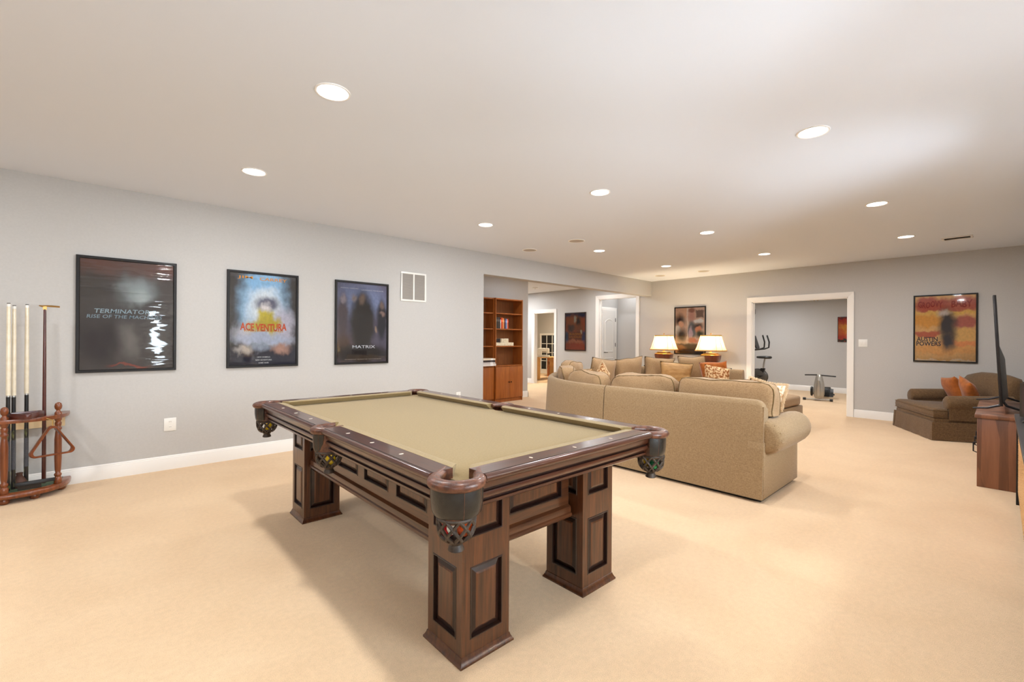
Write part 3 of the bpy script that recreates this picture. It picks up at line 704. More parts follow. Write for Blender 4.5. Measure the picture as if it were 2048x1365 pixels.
can_light(9.0, 6.9, 'recessed light in the hallway ceiling by the cased opening', ZC, 17)
can_light(6.6, 6.6, 'recessed light in the alcove ceiling above the bookcases', ZC, 6)
can_light(10.3, 6.75, 'added recessed light brightening the little side hall', ZC, 5)  # no fitting seen here; can added to brighten the side hall
can_light(11.8, 10.2, 'recessed light in the sewing room ceiling', ZC, 85, (1, .84, .6))

def ceiling_speaker(x, y, label):
    t = thing('ceiling_speaker', label, 'speaker', (x, y, ZC), 0, 'round ceiling speakers')
    MB().rings([[(r_ * math.cos(2 * PI * k / 28), r_ * math.sin(2 * PI * k / 28), z_) for k in range(28)] for r_, z_ in ((.118, 0), (.117, -.006), (.105, -.008), (.104, -.004))], cap0=False, cap1=False).build('rim', 'can_trim', t)
    MB().lathe([(.105, -.002), (.105, -.0045), (.001, -.0055)], n=28).build('grille', 'speaker', t)
for x, y, l in ((5.03, 5.04, 'round ceiling speaker nearest the left wall'), (5.03, 4.10, 'round ceiling speaker in line with the recessed lights'), (9.05, 4.09, 'far round ceiling speaker over the table lamps'), (9.04, 5.04, 'far round ceiling speaker in the room corner')): ceiling_speaker(x, y, l)

def louvre(name, label, cat, loc, rot, w_, h_, bars, slats, horizontal=True):
    """white grille: frame, centre bars and slats, local x width, z height, -y outward"""
    t = thing(name, label, cat, loc); t.rotation_euler = rot
    f = .024; mb = MB()
    for b in ((-w_ / 2, -.012, -h_ / 2, w_ / 2, 0, -h_ / 2 + f), (-w_ / 2, -.012, h_ / 2 - f, w_ / 2, 0, h_ / 2), (-w_ / 2, -.012, -h_ / 2 + f, -w_ / 2 + f, 0, h_ / 2 - f), (w_ / 2 - f, -.012, -h_ / 2 + f, w_ / 2, 0, h_ / 2 - f)): mb.box(*b)
    mb.build('frame', 'plastic_white', t, bevel=.002)
    bx('backing', 'grille', (-w_ / 2 + f, -.002, -h_ / 2 + f, w_ / 2 - f, 0, h_ / 2 - f), t)
    for k in range(bars): x = -w_ / 2 + w_ * (k + 1) / (bars + 1); bx('centre_bar', 'plastic_white', (x - .011, -.012, -h_ / 2 + f, x + .011, -.001, h_ / 2 - f), t)
    me = None; L = w_ / 2 - f
    for k in range(slats):
        z = -h_ / 2 + f + (h_ - 2 * f) * (k + .5) / slats; d = (h_ - 2 * f) / slats * .42
        if me is None:
            m_ = MB(); m_.rings([[(s, -.009, -d), (s, -.0085, -d + .0015), (s, -.002, d), (s, -.003, d - .0015)] for s in (-L, L)]); me = m_.mesh('slat', 'grille', 0)
        link('slat', me, t, (0, 0, z))
    return t
louvre('return_air_vent', 'white two-panel return air grille high on the left wall', 'vent', (3.356, YL, 2.068), (0, 0, 0), .408, .41, 1, 22)
louvre('ceiling_vent', 'slim white supply vent on the ceiling at far right', 'vent', (8.49, .395, ZC), (R(90), 0, R(90)), .30, .20, 0, 7)

# outlets and switch
def plate(name, label, cat, loc, rz, w_, h_, kind):
    t = thing(name, label, cat, loc, rz)
    bx('cover_plate', 'plastic_white', (-w_ / 2, -.006, -h_ / 2, w_ / 2, 0, h_ / 2), t, bevel=.002)
    if kind == 'outlet':
        for z in (-.026, .026):
            mb = MB(); mb.rings([[(.017 * math.cos(a) , y, z + .015 * math.sin(a)) for a in [2 * PI * k / 16 for k in range(16)]] for y in (-.006, -.0085)])
            s = mb.build('socket', 'plastic_white', t)
            for x in (-.006, .006): bx('slot', 'slot', (x - .0012, -.0092, z - .003, x + .0012, -.0085, z + .006), s)
        MB().lathe([(.003, -.0075), (.001, -.0075)], n=8).build('screw', 'steel', t)
    else:
        for x in (-.024, .024): bx('rocker', 'plastic_white', (x - .017, -.010, -.034, x + .017, -.006, .034), t, bevel=.0015)
    return t
plate('wall_outlet', 'white wall outlet below the leftmost poster', 'outlet', (.583, YL, .452), 0, .10, .13, 'outlet')
plate('wall_outlet', 'white wall outlet just above the far table rail near the bookcase', 'outlet', (4.155, YL, .45), 0, .08, .125, 'outlet')
plate('light_switch', 'white double rocker switch beside the wide doorway', 'switch', (XB, 1.623, 1.306), -PI / 2, .126, .13, 'switch')
# low register seen over the back pocket of the table
louvre('floor_level_register', 'white register low on the wall behind the back table pocket', 'vent', (3.30, YL, .50), (0, 0, 0), .36, .16, 0, 6)

# ------------------------------------------------------------------ framed posters
def text_mesh(s, w_, h_, name='lettering', slant=0, arc=0, bold=0, depth=.0004, wobble=0):
    """lettering fitted into w_ x h_ centred on the origin, in the x-z plane, facing -y"""
    cu = bpy.data.curves.new('txt', 'FONT'); cu.body = s; cu.align_x = 'CENTER'; cu.extrude = depth; cu.offset = bold; cu.resolution_u = 2
    ob = bpy.data.objects.new('txt', cu); col.objects.link(ob)
    dg = bpy.context.evaluated_depsgraph_get(); me = bpy.data.meshes.new_from_object(ob.evaluated_get(dg))
    bpy.data.objects.remove(ob, do_unlink=True); bpy.data.curves.remove(cu)
    xs = [v.co.x for v in me.vertices]; ys = [v.co.y for v in me.vertices]
    if not xs: return me
    x0, x1, y0, y1 = min(xs), max(xs), min(ys), max(ys)
    for v in me.vertices:
        x = ((v.co.x - x0) / max(1e-6, x1 - x0) - .5); y = ((v.co.y - y0) / max(1e-6, y1 - y0) - .5)
        X = x * w_; Z = y * h_
        Z += arc * (1 - 4 * x * x) * h_ + wobble * math.sin(x * 9) * h_
        X += slant * Z
        v.co = Vector((X, -.0006 - v.co.z * .5, Z))
    me.name = name; return me
def poster(name, label, loc, rz, w_, h_, artm, texts, frame='black_frame', fw=.026, pane='pane', mount=.012):
    t = thing(name, label, 'poster', loc, rz)
    d = .028
    mb = MB(); hw, hh = w_ / 2, h_ / 2
    L = lambda o, y: [(-hw + o, y, -hh + o), (hw - o, y, -hh + o), (hw - o, y, hh - o), (-hw + o, y, hh - o)]
    mb.rings([L(0, 0), L(0, -d + .004), L(.004, -d), (L(fw - .004, -d)), L(fw, -d + .006), L(fw, -.006)], cap0=False, cap1=False)
    mb.build('frame', frame, t, smooth=20)
    pw, ph = w_ - 2 * fw, h_ - 2 * fw
    me = bpy.data.meshes.new('print'); me.from_pydata([(-pw / 2, 0, -ph / 2), (pw / 2, 0, -ph / 2), (pw / 2, 0, ph / 2), (-pw / 2, 0, ph / 2), (-pw / 2, .005, -ph / 2), (pw / 2, .005, -ph / 2), (pw / 2, .005, ph / 2), (-pw / 2, .005, ph / 2)], [], [(0, 1, 2, 3), (7, 6, 5, 4), (0, 4, 5, 1), (2, 6, 7, 3), (1, 5, 6, 2), (3, 7, 4, 0)])
    uvl = me.uv_layers.new(name='UVMap')
    for lp in me.loops:
        co = me.vertices[lp.vertex_index].co; uvl.data[lp.index].uv = (co.x / pw + .5, co.z / ph + .5)
    me.materials.append(artm)
    pr_ = link('print', me, t, (0, -.011, 0))
    for s, u, v, tw, th, c, kw in texts:
        m_ = text_mesh(s, tw * pw, th * ph, **kw); m_.materials.append(c if not isinstance(c, tuple) else mat('ink', c, None, rough=.6, spec=.1))
        link('lettering', m_, pr_, ((u - .5) * pw, -.0004, (v - .5) * ph))
    bx('acrylic_pane', pane, (-pw / 2, -.0195, -ph / 2, pw / 2, -.018, ph / 2), t)
    return t
G_ = lin
a1 = art('print_haze_grey', G_(80, 72, 68), [('e', .5, .95, .7, .10, G_(110, 72, 62), .6), ('e', .55, .60, .34, .36, G_(84, 78, 76), .7), ('e', .60, .74, .17, .12, G_(150, 158, 158), .8), ('e', .62, .66, .1, .06, G_(176, 184, 182), .8),  # ground of the near-black print lightened to grey for the milky reflection
                                        ('e', .46, .27, .12, .14, G_(150, 142, 134), .8), ('r', .5, .03, .2, .012, G_(150, 74, 60), .4), ('e', .2, .25, .25, .2, G_(44, 34, 38), .8)], .12, 4)
poster('framed_poster', 'large dark grey framed poster with wavy sheen beside the cue rack', (.26, YL, 1.538), 0, .734, 1.075, a1,
       [('TERMINATOR 3', .47, .535, .66, .04, G_(168, 190, 200), dict(bold=.012, slant=.15)), ('RISE OF THE MACHINES', .47, .485, .80, .032, G_(150, 172, 184), dict(bold=.01, slant=.15))], pane='pane_wavy')
a2 = art('print_jungle', G_(66, 60, 56), [('e', .5, .62, .36, .42, G_(150, 186, 214), .35), ('e', .52, .55, .26, .34, G_(222, 226, 228), .45), ('e', .5, .93, .3, .08, G_(142, 184, 216), .5), ('e', .25, .35, .2, .1, G_(210, 206, 214), .6), ('e', .8, .42, .16, .2, G_(206, 198, 210), .6),
                                          ('e', .52, .52, .13, .13, G_(206, 184, 48), .4), ('e', .40, .42, .13, .08, G_(206, 180, 44), .5), ('e', .64, .43, .1, .08, G_(206, 180, 44), .5), ('e', .55, .68, .15, .07, G_(78, 76, 100), .7), ('e', .54, .64, .06, .05, G_(222, 212, 208), .8),
                                          ('e', .5, .29, .42, .07, G_(190, 196, 214), .5), ('r', .5, .08, .6, .12, G_(44, 42, 56), .3), ('e', .2, .17, .12, .05, G_(196, 186, 180), .6), ('e', .75, .18, .14, .06, G_(196, 150, 130), .6), ('e', .45, .19, .12, .05, G_(160, 168, 184), .6)], .10, 7, .12)
poster('framed_poster', 'bright jungle-coloured framed poster with orange title, middle of the left wall', (1.431, YL, 1.536), 0, .731, 1.07, a2,
       [('JIM', .22, .955, .22, .036, G_(236, 150, 40), dict(bold=.008)), ('CARREY', .64, .952, .42, .036, G_(236, 150, 40), dict(bold=.008)), ('ACE VENTURA', .50, .425, .70, .085, G_(222, 84, 26), dict(bold=.03, arc=-.15)),
        ('WHEN NATURE CALLS', .5, .375, .6, .026, G_(230, 160, 40), dict(bold=.02, arc=.2)), ('NEW ANIMALS.', .5, .085, .2, .015, G_(230, 228, 226), dict(bold=.01)), ('NEW ADVENTURES.', .5, .053, .25, .015, G_(230, 228, 226), dict(bold=.01)), ('SAME HAIR.', .5, .021, .16, .015, G_(230, 228, 226), dict(bold=.01))])
a3 = art('print_blue_black', G_(100, 92, 110), [('e', .5, .78, .5, .2, G_(128, 138, 172), .6), ('e', .5, .5, .24, .40, G_(36, 28, 24), .3), ('e', .5, .80, .06, .06, G_(120, 96, 80), .6), ('e', .33, .82, .06, .05, G_(140, 124, 120), .6), ('e', .11, .6, .11, .24, G_(86, 72, 76), .5), ('e', .11, .8, .05, .05, G_(150, 136, 140), .6),
                                              ('e', .90, .55, .10, .26, G_(34, 32, 42), .4), ('e', .90, .73, .05, .05, G_(120, 98, 88), .6), ('e', .9, .62, .05, .03, G_(150, 120, 110), .6), ('e', .78, .42, .03, .03, G_(170, 140, 120), .5), ('e', .1, .2, .2, .2, G_(90, 66, 54), .7), ('e', .5, .1, .6, .12, G_(40, 30, 26), .5)], .07, 6, .12)
poster('framed_poster', 'blue-black framed poster with pale serif title beside the return air grille', (2.598, YL, 1.534), 0, .728, 1.073, a3,
       [('KEANU REEVES', .24, .935, .34, .014, G_(196, 196, 204), {}), ('LAURENCE FISHBURNE', .70, .925, .46, .014, G_(196, 196, 204), {}), ('MATRIX', .53, .195, .46, .038, G_(232, 232, 236), dict(bold=.006)),
        ('ON MARCH 31ST THE FIGHT FOR THE FUTURE BEGINS', .52, .035, .74, .012, G_(190, 176, 160), {})])
a4 = art('print_sunset', G_(216, 110, 74), [('e', .5, 1.0, .9, .12, G_(40, 56, 110), .4), ('e', .42, .8, .32, .16, G_(206, 120, 74), .5), ('e', .48, .84, .06, .1, G_(230, 220, 200), .4), ('e', .66, .76, .1, .14, G_(70, 44, 30), .5), ('e', .3, .6, .2, .1, G_(100, 70, 64), .5), ('e', .7, .58, .2, .12, G_(176, 104, 70), .5), ('e', .05, .34, .12, .14, G_(60, 90, 140), .4),
                                           ('e', .95, .36, .14, .16, G_(50, 70, 140), .4), ('r', .5, .39, .36, .10, G_(150, 74, 40), .3), ('e', .8, .48, .04, .06, G_(240, 226, 200), .4), ('e', .5, .22, .4, .06, G_(236, 150, 110), .5), ('e', .5, .06, .6, .14, G_(206, 84, 44), .4)], .08, 8, .15)
poster('framed_poster', 'orange and blue framed poster on the hallway wall', (XB, 8.035, 1.556), -PI / 2, .745, 1.065, a4,
       [('BLAZING', .5, .435, .62, .06, G_(232, 150, 60), dict(bold=.03)), ('SADDLES', .5, .355, .66, .06, G_(226, 140, 56), dict(bold=.03))], frame='brown_frame', fw=.03)
a5 = art('print_psychedelic', G_(224, 176, 110), [('e', .3, .86, .34, .12, G_(182, 84, 62), .3), ('e', .8, .86, .3, .12, G_(186, 96, 74), .3), ('e', .5, .74, .7, .035, G_(226, 180, 90), .5), ('e', .2, .62, .3, .1, G_(222, 156, 62), .3), ('e', .82, .58, .2, .10, G_(182, 98, 80), .3), ('e', .75, .4, .3, .1, G_(226, 176, 98), .3), ('e', .2, .42, .24, .05, G_(190, 96, 64), .3),
                                                 ('e', .5, .18, .6, .08, G_(228, 166, 92), .3), ('e', .75, .28, .3, .05, G_(232, 150, 84), .3), ('e', .54, .56, .15, .22, G_(52, 42, 44), .5), ('e', .56, .30, .12, .14, G_(50, 40, 44), .6), ('e', .5, .74, .10, .04, G_(200, 184, 172), .7), ('r', .5, -.0, .6, .022, G_(232, 206, 168), .1)], .09, 6, .1)
poster('framed_poster', 'orange and red swirling framed poster above the brown armchair', (XB, .594, 1.549), -PI / 2, .735, 1.072, a5,
       [('GROOVY', .26, .87, .42, .10, G_(150, 52, 46), dict(bold=.03, wobble=.1)), ('BABY', .78, .87, .34, .10, G_(152, 60, 50), dict(bold=.03, wobble=-.1)), ('AUSTIN', .21, .335, .36, .07, G_(54, 44, 58), dict(bold=.02)), ('POWERS', .235, .265, .42, .07, G_(54, 44, 58), dict(bold=.02))], fw=.02)
a6 = art('print_family', G_(226, 190, 162), [('r', .22, .9, .2, .12, G_(226, 176, 140), .2), ('e', .16, .72, .16, .12, G_(60, 42, 38), .7), ('e', .2, .64, .1, .08, G_(232, 180, 144), .3), ('e', .08, .5, .12, .1, G_(236, 226, 212), .3), ('e', .22, .40, .16, .14, G_(54, 46, 44), .7), ('r', .42, .6, .02, .45, G_(238, 216, 196), .3), ('e', .57, .83, .12, .15, G_(206, 150, 128), .6), ('e', .56, .94, .12, .05, G_(160, 104, 84), .4),
                                             ('r', .84, .86, .13, .08, G_(130, 100, 84), .2), ('e', .8, .7, .16, .05, G_(240, 232, 220), .3), ('e', .56, .5, .14, .2, G_(120, 120, 116), .3), ('e', .53, .42, .07, .16, G_(206, 180, 186), .3), ('e', .77, .58, .14, .07, G_(70, 46, 40), .7), ('e', .78, .52, .1, .07, G_(224, 150, 110), .3), ('e', .84, .42, .14, .06, G_(60, 66, 48), .7),
                                             ('e', .6, .28, .16, .06, G_(206, 130, 100), .4), ('r', .55, .08, .5, .13, G_(58, 38, 34), .25), ('e', .16, .12, .2, .05, G_(150, 100, 64), .5)], .05, 6, .06)
poster('framed_poster', 'warm-toned picture in a thin steel and black frame behind the lamps', (XB, 4.745, 1.557), -PI / 2, .727, 1.067, a6, [], frame='black_frame', fw=.022)
a7 = art('print_fire', G_(206, 52, 26), [('e', .5, .5, .7, .28, G_(232, 110, 30), .6), ('e', .62, .48, .22, .12, G_(250, 190, 50), .7), ('e', .3, .62, .2, .08, G_(246, 160, 40), .7), ('r', .5, .04, .6, .06, G_(60, 56, 36), .3), ('r', .5, .99, .6, .03, G_(120, 40, 30), .3)], .2, 5, .1)
poster('wall_picture', 'small fiery orange picture in the exercise room', (14.05, 2.62, 1.64), -PI / 2, .44, .64, a7, [], fw=.008)

# ------------------------------------------------------------------ cue rack by the left wall
RK = (-.50, 5.675)                                           # middle of the straight back edge
def sup(rx, ry, a):
    c, s_ = math.cos(a), math.sin(a); return (rx * math.copysign(abs(c) ** .72, c), -ry * abs(s_) ** .72)
def dshape(rx, ry, n=20, y0=0.0):
    return [(rx, y0)] + [sup(rx, ry, PI * (k + .5) / n) for k in range(n)] + [(-rx, y0)]
rack = thing('cue_rack', 'round-fronted floor cue rack of turned reddish wood', 'cue rack', (RK[0], RK[1], 0))
def moulded_shelf(rx, ry, z0, z1, holes=False):
    mb = MB(); zm = (z0 + z1) / 2
    S = lambda d, z: [(x * (1 + d / rx), y * (1 + d / ry) if y < 0 else y, z) for x, y in dshape(rx, ry)]
    mb.rings([S(-.006, z0), S(0, z0 + .006), S(.002, zm), S(0, z1 - .006), S(-.006, z1)]); return mb
moulded_shelf(.37, .375, .045, .085).build('base', 'cue_rack', rack, smooth=50)
MB().prism(dshape(.32, .315), .085, .087).build('base_felt', 'green_felt', rack)
# upper ring: bent rail with a light board behind
mb = MB(); n = 24
outer = lambda d, z: [(*sup(.36 * (1 + d), .365 * (1 + d), PI * k / n), z) for k in range(n + 1)]
for a, b in ((.64, .67),):
    mb.rings([outer(0, a) + outer(-.16, a)[::-1], outer(.006, (a + b) / 2) + outer(-.16, (a + b) / 2)[::-1], outer(0, b) + outer(-.16, b)[::-1]])
mb.build('upper_ring', 'cue_rack', rack, smooth=50)
bx('back_board', 'ply', (-.33, -.018, .54, .33, 0, .64), rack)
turn = [(.022, .085), (.026, .09), (.026, .13), (.018, .14), (.024, .155), (.024, .165), (.016, .175), (.02, .20), (.0235, .30), (.0235, .46), (.018, .52), (.016, .535), (.024, .545), (.024, .555), (.017, .565), (.022, .585), (.022, .60), (.016, .61), (.024, .625), (.024, .685), (.016, .695), (.012, .705), (.022, .72), (.025, .74), (.02, .762), (.008, .772), (.001, .773)]
post_me = MB().lathe(turn, n=16).mesh('post', 'cue_rack', 50)
for a in (33, 90, 147):
    q_ = sup(.335, .338, R(a)); link('post', post_me, rack, (q_[0], q_[1], 0))
foot_me = MB().lathe([(.018, 0), (.03, .008), (.032, .025), (.024, .045)], n=14).mesh('foot', 'cue_rack', 50)
for a in (20, 60, 90, 120, 160): link('foot', foot_me, rack, (.33 * math.cos(R(a)), -.32 * math.sin(R(a)), 0))
# cues leaning upright in the rack
def cue(label, x, y, lean, top=1.56):
    t = thing('pool_cue', label, 'pool cue', (x, y, .0875), 0, 'cues standing in the rack')
    t.rotation_euler = (R(lean[0]), R(lean[1]), 0)
    h = top - .0875
    MB().lathe([(.0125, 0), (.0135, .006), (.0145, .02)], n=14).build('bumper', 'black', t)
    MB().lathe([(.0145, .02), (.0143, .16)], n=14).build('butt_sleeve', 'cue_butt', t)
    MB().lathe([(.0143, .16), (.0138, .40)], n=14).build('wrap', 'cue_wrap', t)
    MB().lathe([(.0138, .40), (.0128, .62)], n=14).build('forearm', 'cue_butt', t)
    MB().lathe([(.0128, .62), (.0126, h * .5)], n=14).build('joint_collar', 'black', t)
    MB().lathe([(.0125, h * .5), (.0122, h * .5 + .012)], n=14).build('joint_ring', 'steel', t)
    MB().lathe([(.0145, h * .5 + .012), (.0135, h * .8), (.0115, h - .03)], n=14).build('shaft', 'cue_white', t)
    MB().lathe([(.0114, h - .03), (.0112, h - .008)], n=12).build('ferrule', 'plastic_white', t)
    MB().lathe([(.0110, h - .008), (.0105, h - .002), (.004, h)], n=12).build('tip', 'gunmetal', t)
    return t
cue('pale-shafted pool cue at the left of the rack, leftmost of three', -.488, 5.42, (0, 0), 1.60)
cue('pale-shafted pool cue just behind the leftmost one in the rack', -.462, 5.465, (0, 0), 1.585)
cue('pale-shafted pool cue standing alone beside the dark bridge stick', -.395, 5.53, (0, 0), 1.60)
br = thing('bridge_stick', 'dark red bridge stick with a small brass head in the cue rack', 'bridge stick', (-.292, 5.53, .0875))
MB().lathe([(.0125, 0), (.014, .01), (.0135, .3), (.011, 1.0), (.0085, 1.475)], n=12).build('shaft', 'cue_dark', br)
hd = MB(); hd.box(-.012, -.006, 1.47, .012, .006, 1.50); hd.tube([(-.035, 0, 1.505), (-.015, 0, 1.50), (0, 0, 1.503), (.04, 0, 1.503), (.09, 0, 1.50)], [.004, .008, .007, .008, .007]); hd.build('bridge_head', 'brass', br)
# racking triangles
def triangle(label, loc, rot, side=.30, wm='cue_rack'):
    t = MB(); h = side * math.sqrt(3) / 2; r_ = .03; pts = []
    for k, (x, z) in enumerate(((0, 0), (side / 2, -h), (-side / 2, -h))):
        cxx, czz = 0, -h * 2 / 3; d = Vector((x - cxx, 0, z - czz)); c = Vector((x, 0, z)) - d.normalized() * r_ * 2
        a0 = math.atan2(d.z, d.x)
        for j in range(-4, 5): a = a0 - j * (PI / 3) / 4; pts.append(c + Vector((math.cos(a) * r_, 0, math.sin(a) * r_)))
    cc = Vector((0, 0, -h * 2 / 3))
    O = lambda s, y: [cc + (p - cc) * s + Vector((0, y, 0)) for p in pts]
    t.rings([O(1, -.022), O(1.02, -.018), O(1.02, .018), O(1, .022), O(.90, .022), O(.885, .018), O(.885, -.018), O(.90, -.022), O(1, -.022)], cap0=False, cap1=False)
    o = t.build('ball_triangle', wm, None, smooth=50); o.location = loc; o.rotation_euler = rot
    return tag(o, label, 'ball rack', 'wooden ball racking triangles')
tr1 = triangle('reddish wooden racking triangle hanging on the front of the cue rack', (-.2345, 5.31, .625), (R(-2), 0, R(20)), .31)
hk = MB(); hk.tube([(-.268 + .5 - .0, -.325, .655), (.268, -.35, .640), (.268, -.365, .59), (.268, -.345, .585)], .005, 6).build('hook', 'brass', rack)
triangle('dark racking triangle lying flat on the upper ring of the cue rack', (-.53, 5.42, .693), (R(-90), 0, R(70)), .26, 'cue_dark')
# brush and chalk cone on the base shelf
b = thing('table_brush', 'long dark table brush lying on the cue rack base', 'brush', (-.345, 5.392, .0878), R(6)); b.scale = (.66, .9, .9)
MB().rings([[(x, -.02 * s, .038), (x, .02 * s, .038), (x, .022 * s, .05), (x, .012 * s, .068), (x, -.012 * s, .068), (x, -.022 * s, .05)] for x, s in ((-.16, .4), (-.13, .9), (.08, 1), (.12, .5), (.17, .45), (.19, .2))]).build('handle', 'black', b, smooth=50)
MB().box(-.13, -.016, 0, .07, .016, .039).build('bristles', 'bristle', b)
tag(MB().lathe([(.045, .088), (.047, .10), (.046, .125), (.036, .15), (.022, .175), (.018, .19), (.022, .205), (.019, .207)], -.43, 5.50, 18).build('chalk_holder', 'chalk'), 'brown bottle-shaped chalk holder on the cue rack base', 'chalk holder')

# ------------------------------------------------------------------ bookcases in the alcove
def bookcase(label, x0, x1, yf):
    t = thing('bookcase', label, 'bookcase', ((x0 + x1) / 2, yf, 0), 0, 'cherry bookcases')
    w_ = x1 - x0; d = 7.475 - yf; th = .02; Hh = 2.20; hw = w_ / 2
    for s in (-1, 1): bx('side_panel', 'cherry', (min(s * hw, s * (hw - th)), 0, 0, max(s * hw, s * (hw - th)), d, Hh), t)
    bx('back_panel', 'cherry_back', (-hw + th, d - .012, .06, hw - th, d, Hh - .01), t)
    bx('top', 'cherry', (-hw + th, .0, Hh - .03, hw - th, d - .012, Hh - .005), t)
    bx('plinth', 'cherry', (-hw + th, .02, 0, hw - th, .04, .07), t)
    bx('bottom', 'cherry', (-hw + th, .02, .07, hw - th, d - .012, .09), t)
    bx('fixed_shelf', 'cherry', (-hw + th, .0, .755, hw - th, d - .012, .78), t)
    for z in (1.17, 1.535, 1.865): bx('shelf', 'cherry', (-hw + th, .01, z, hw - th, d - .012, z + .022), t)
    for s in (-1, 1):
        a, b = (-hw + .006, -.002) if s < 0 else (.002, hw - .006)
        dr = bx('cabinet_door', 'cherry', (a, -.018, .08, b, -.0005, .75), t, bevel=.002)
        k = MB(); k.xf = Matrix.Translation(((-.03 if s < 0 else .03), -.018, .42)) @ Matrix.Rotation(R(90), 4, 'X'); k.lathe([(.006, 0), (.006, .012), (.013, .018), (.011, .026), (.001, .028)], n=12).build('knob', 'knob_dark', dr)
    return t
bookcase('cherry wood bookcase with a row of books, right of the pair in the alcove', 6.165, 6.955, 7.17)
bookcase('cherry wood bookcase partly hidden by the wall edge, left of the pair', 5.37, 6.16, 7.21)
def book(label, loc, size, c, rot=(0, 0, 0), grp='books on the shelf', name='book', flat=False):
    """upright book: x thickness, y depth, z height; spine at -y"""
    tx, dy, hz = size; mb = MB(); c_ = .003
    mb.box(-tx / 2, 0, 0, -tx / 2 + c_, dy, hz); mb.box(tx / 2 - c_, 0, 0, tx / 2, dy, hz); mb.box(-tx / 2 + c_, 0, 0, tx / 2 - c_, c_, hz)
    mb.box(-tx / 2 + c_, c_, .004, tx / 2 - c_, dy - .005, hz - .004, 1)
    mb.box(-tx / 2 + .002, -.0006, hz * .62, tx / 2 - .002, 0, hz * .82, 2)
    o = mb.build(name, [mat('book_cover', c, None, rough=.5), 'paper', mat('book_band', tuple(min(1, q * 1.9 + .05) for q in c[:3]) + (1,), None, rough=.5)], None, 0)
    o.location = loc; o.rotation_euler = rot
    return tag(o, label, 'book', grp)
bs = [((64, 84, 72), .024, .235, 'dark green'), ((34, 30, 34), .03, .24, 'black'), ((70, 60, 52), .026, .236, 'grey brown'), ((30, 26, 28), .034, .238, 'thick black'), ((206, 196, 190), .022, .19, 'pale grey'), ((196, 70, 36), .028, .228, 'brick red'), ((226, 96, 36), .03, .232, 'bright orange'), ((240, 190, 120), .016, .22, 'thin yellow'),
      ((150, 60, 40), .022, .216, 'rust'), ((44, 44, 66), .024, .222, 'navy'), ((96, 116, 170), .036, .212, 'blue'), ((230, 212, 196), .014, .205, 'thin cream'), ((206, 60, 30), .03, .216, 'scarlet')]
x = 6.20
for k, (c, tx, hz, nm) in enumerate(bs):
    nb = (' beside the ' + bs[k - 1][3] + ' one') if k else ' at the left end of the row'
    book(nm + ' book standing on the second shelf' + nb, (x + tx / 2, 7.20, 1.5578), (tx, .17, hz), G_(*c), grp='books standing on the second shelf'); x += tx + .0015
for k, (c, w_, hz, off, nm) in enumerate((((226, 220, 214), .40, .045, 0, 'white'), ((206, 200, 200), .36, .032, -.02, 'pale grey'), ((52, 42, 44), .33, .04, -.03, 'dark'), ((236, 220, 196), .32, .036, -.02, 'cream'))):
    z = .781 + sum(q for q in (.045, .032, .04, .036)[:k])
    book(nm + ' book lying flat in the stack on the left bookcase' + (', topmost' if k == 3 else ', lowest' if k == 0 else ''), (6.125 + off - w_, 7.10, z + hz / 2 + .001 * k), (hz - .001, .24, w_), G_(*c), (0, R(90), 0), 'books stacked flat on the left bookcase')
tag(bx('game_box', 'box_cream', (6.19, 7.19, 1.1925, 6.70, 7.38, 1.2625), None, bevel=.002), 'long cream printed box lying on the third shelf', 'box')
tag(bx('game_box', 'box_cream', (6.36, 7.20, 1.263, 6.56, 7.36, 1.348), None, bevel=.002), 'small cream box on top of the long one on the shelf', 'box')
tag(bx('storage_box', 'box_dark', (6.195, 7.24, 1.263, 6.355, 7.38, 1.345), None, bevel=.002), 'dark box beside the small cream box on the shelf', 'box')
sm = thing('smoke_detector', 'small round flush fixture on the hallway ceiling', 'smoke detector', (8.75, 8.55, ZC))
MB().lathe([(.07, 0), (.07, -.015), (.062, -.03), (.03, -.035), (.001, -.035)], n=20).build('housing', 'plastic_white', sm)
MB().lathe([(.02, -.0352), (.018, -.040), (.001, -.041)], n=12).build('sensor', 'grille', sm)

# ------------------------------------------------------------------ soft furnishing helpers
def rc_mesh(name, w_, d, h, e=5, n=12, m='sofa_c', crumple=.012, seed=0, puff=.0, freq=4):
    """rounded cushion: superellipsoid block, x width, y depth, z height, centred"""
    bm = bmesh.new(); bmesh.ops.create_cube(bm, size=2); bmesh.ops.subdivide_edges(bm, edges=bm.edges, cuts=n, use_grid_fill=True)
    for v in bm.verts:
        x, y, z = v.co; s = (abs(x) ** e + abs(y) ** e + abs(z) ** e) ** (-1 / e); x, y, z = x * s, y * s, z * s
        b = (1 - x * x) * (1 - z * z)
        p = Vector((x * w_ / 2, y * (d / 2) * (1 + puff * b), z * h / 2))
        nz = noise.noise_vector(Vector((p.x * freq + seed * 7.3, p.y * freq, p.z * freq + seed * 3.1)))
        n2 = noise.noise_vector(Vector((p.x * freq * 2.6 + seed * 2.3, p.y * freq * 2.6, p.z * freq * 2.6)))
        v.co = p + nz * crumple + n2 * crumple * .35
    bmesh.ops.recalc_face_normals(bm, faces=bm.faces)
    me = bpy.data.meshes.new(name); bm.to_mesh(me); bm.free(); me.materials.append(M[m])
    me.polygons.foreach_set('use_smooth', [True] * len(me.polygons)); return me
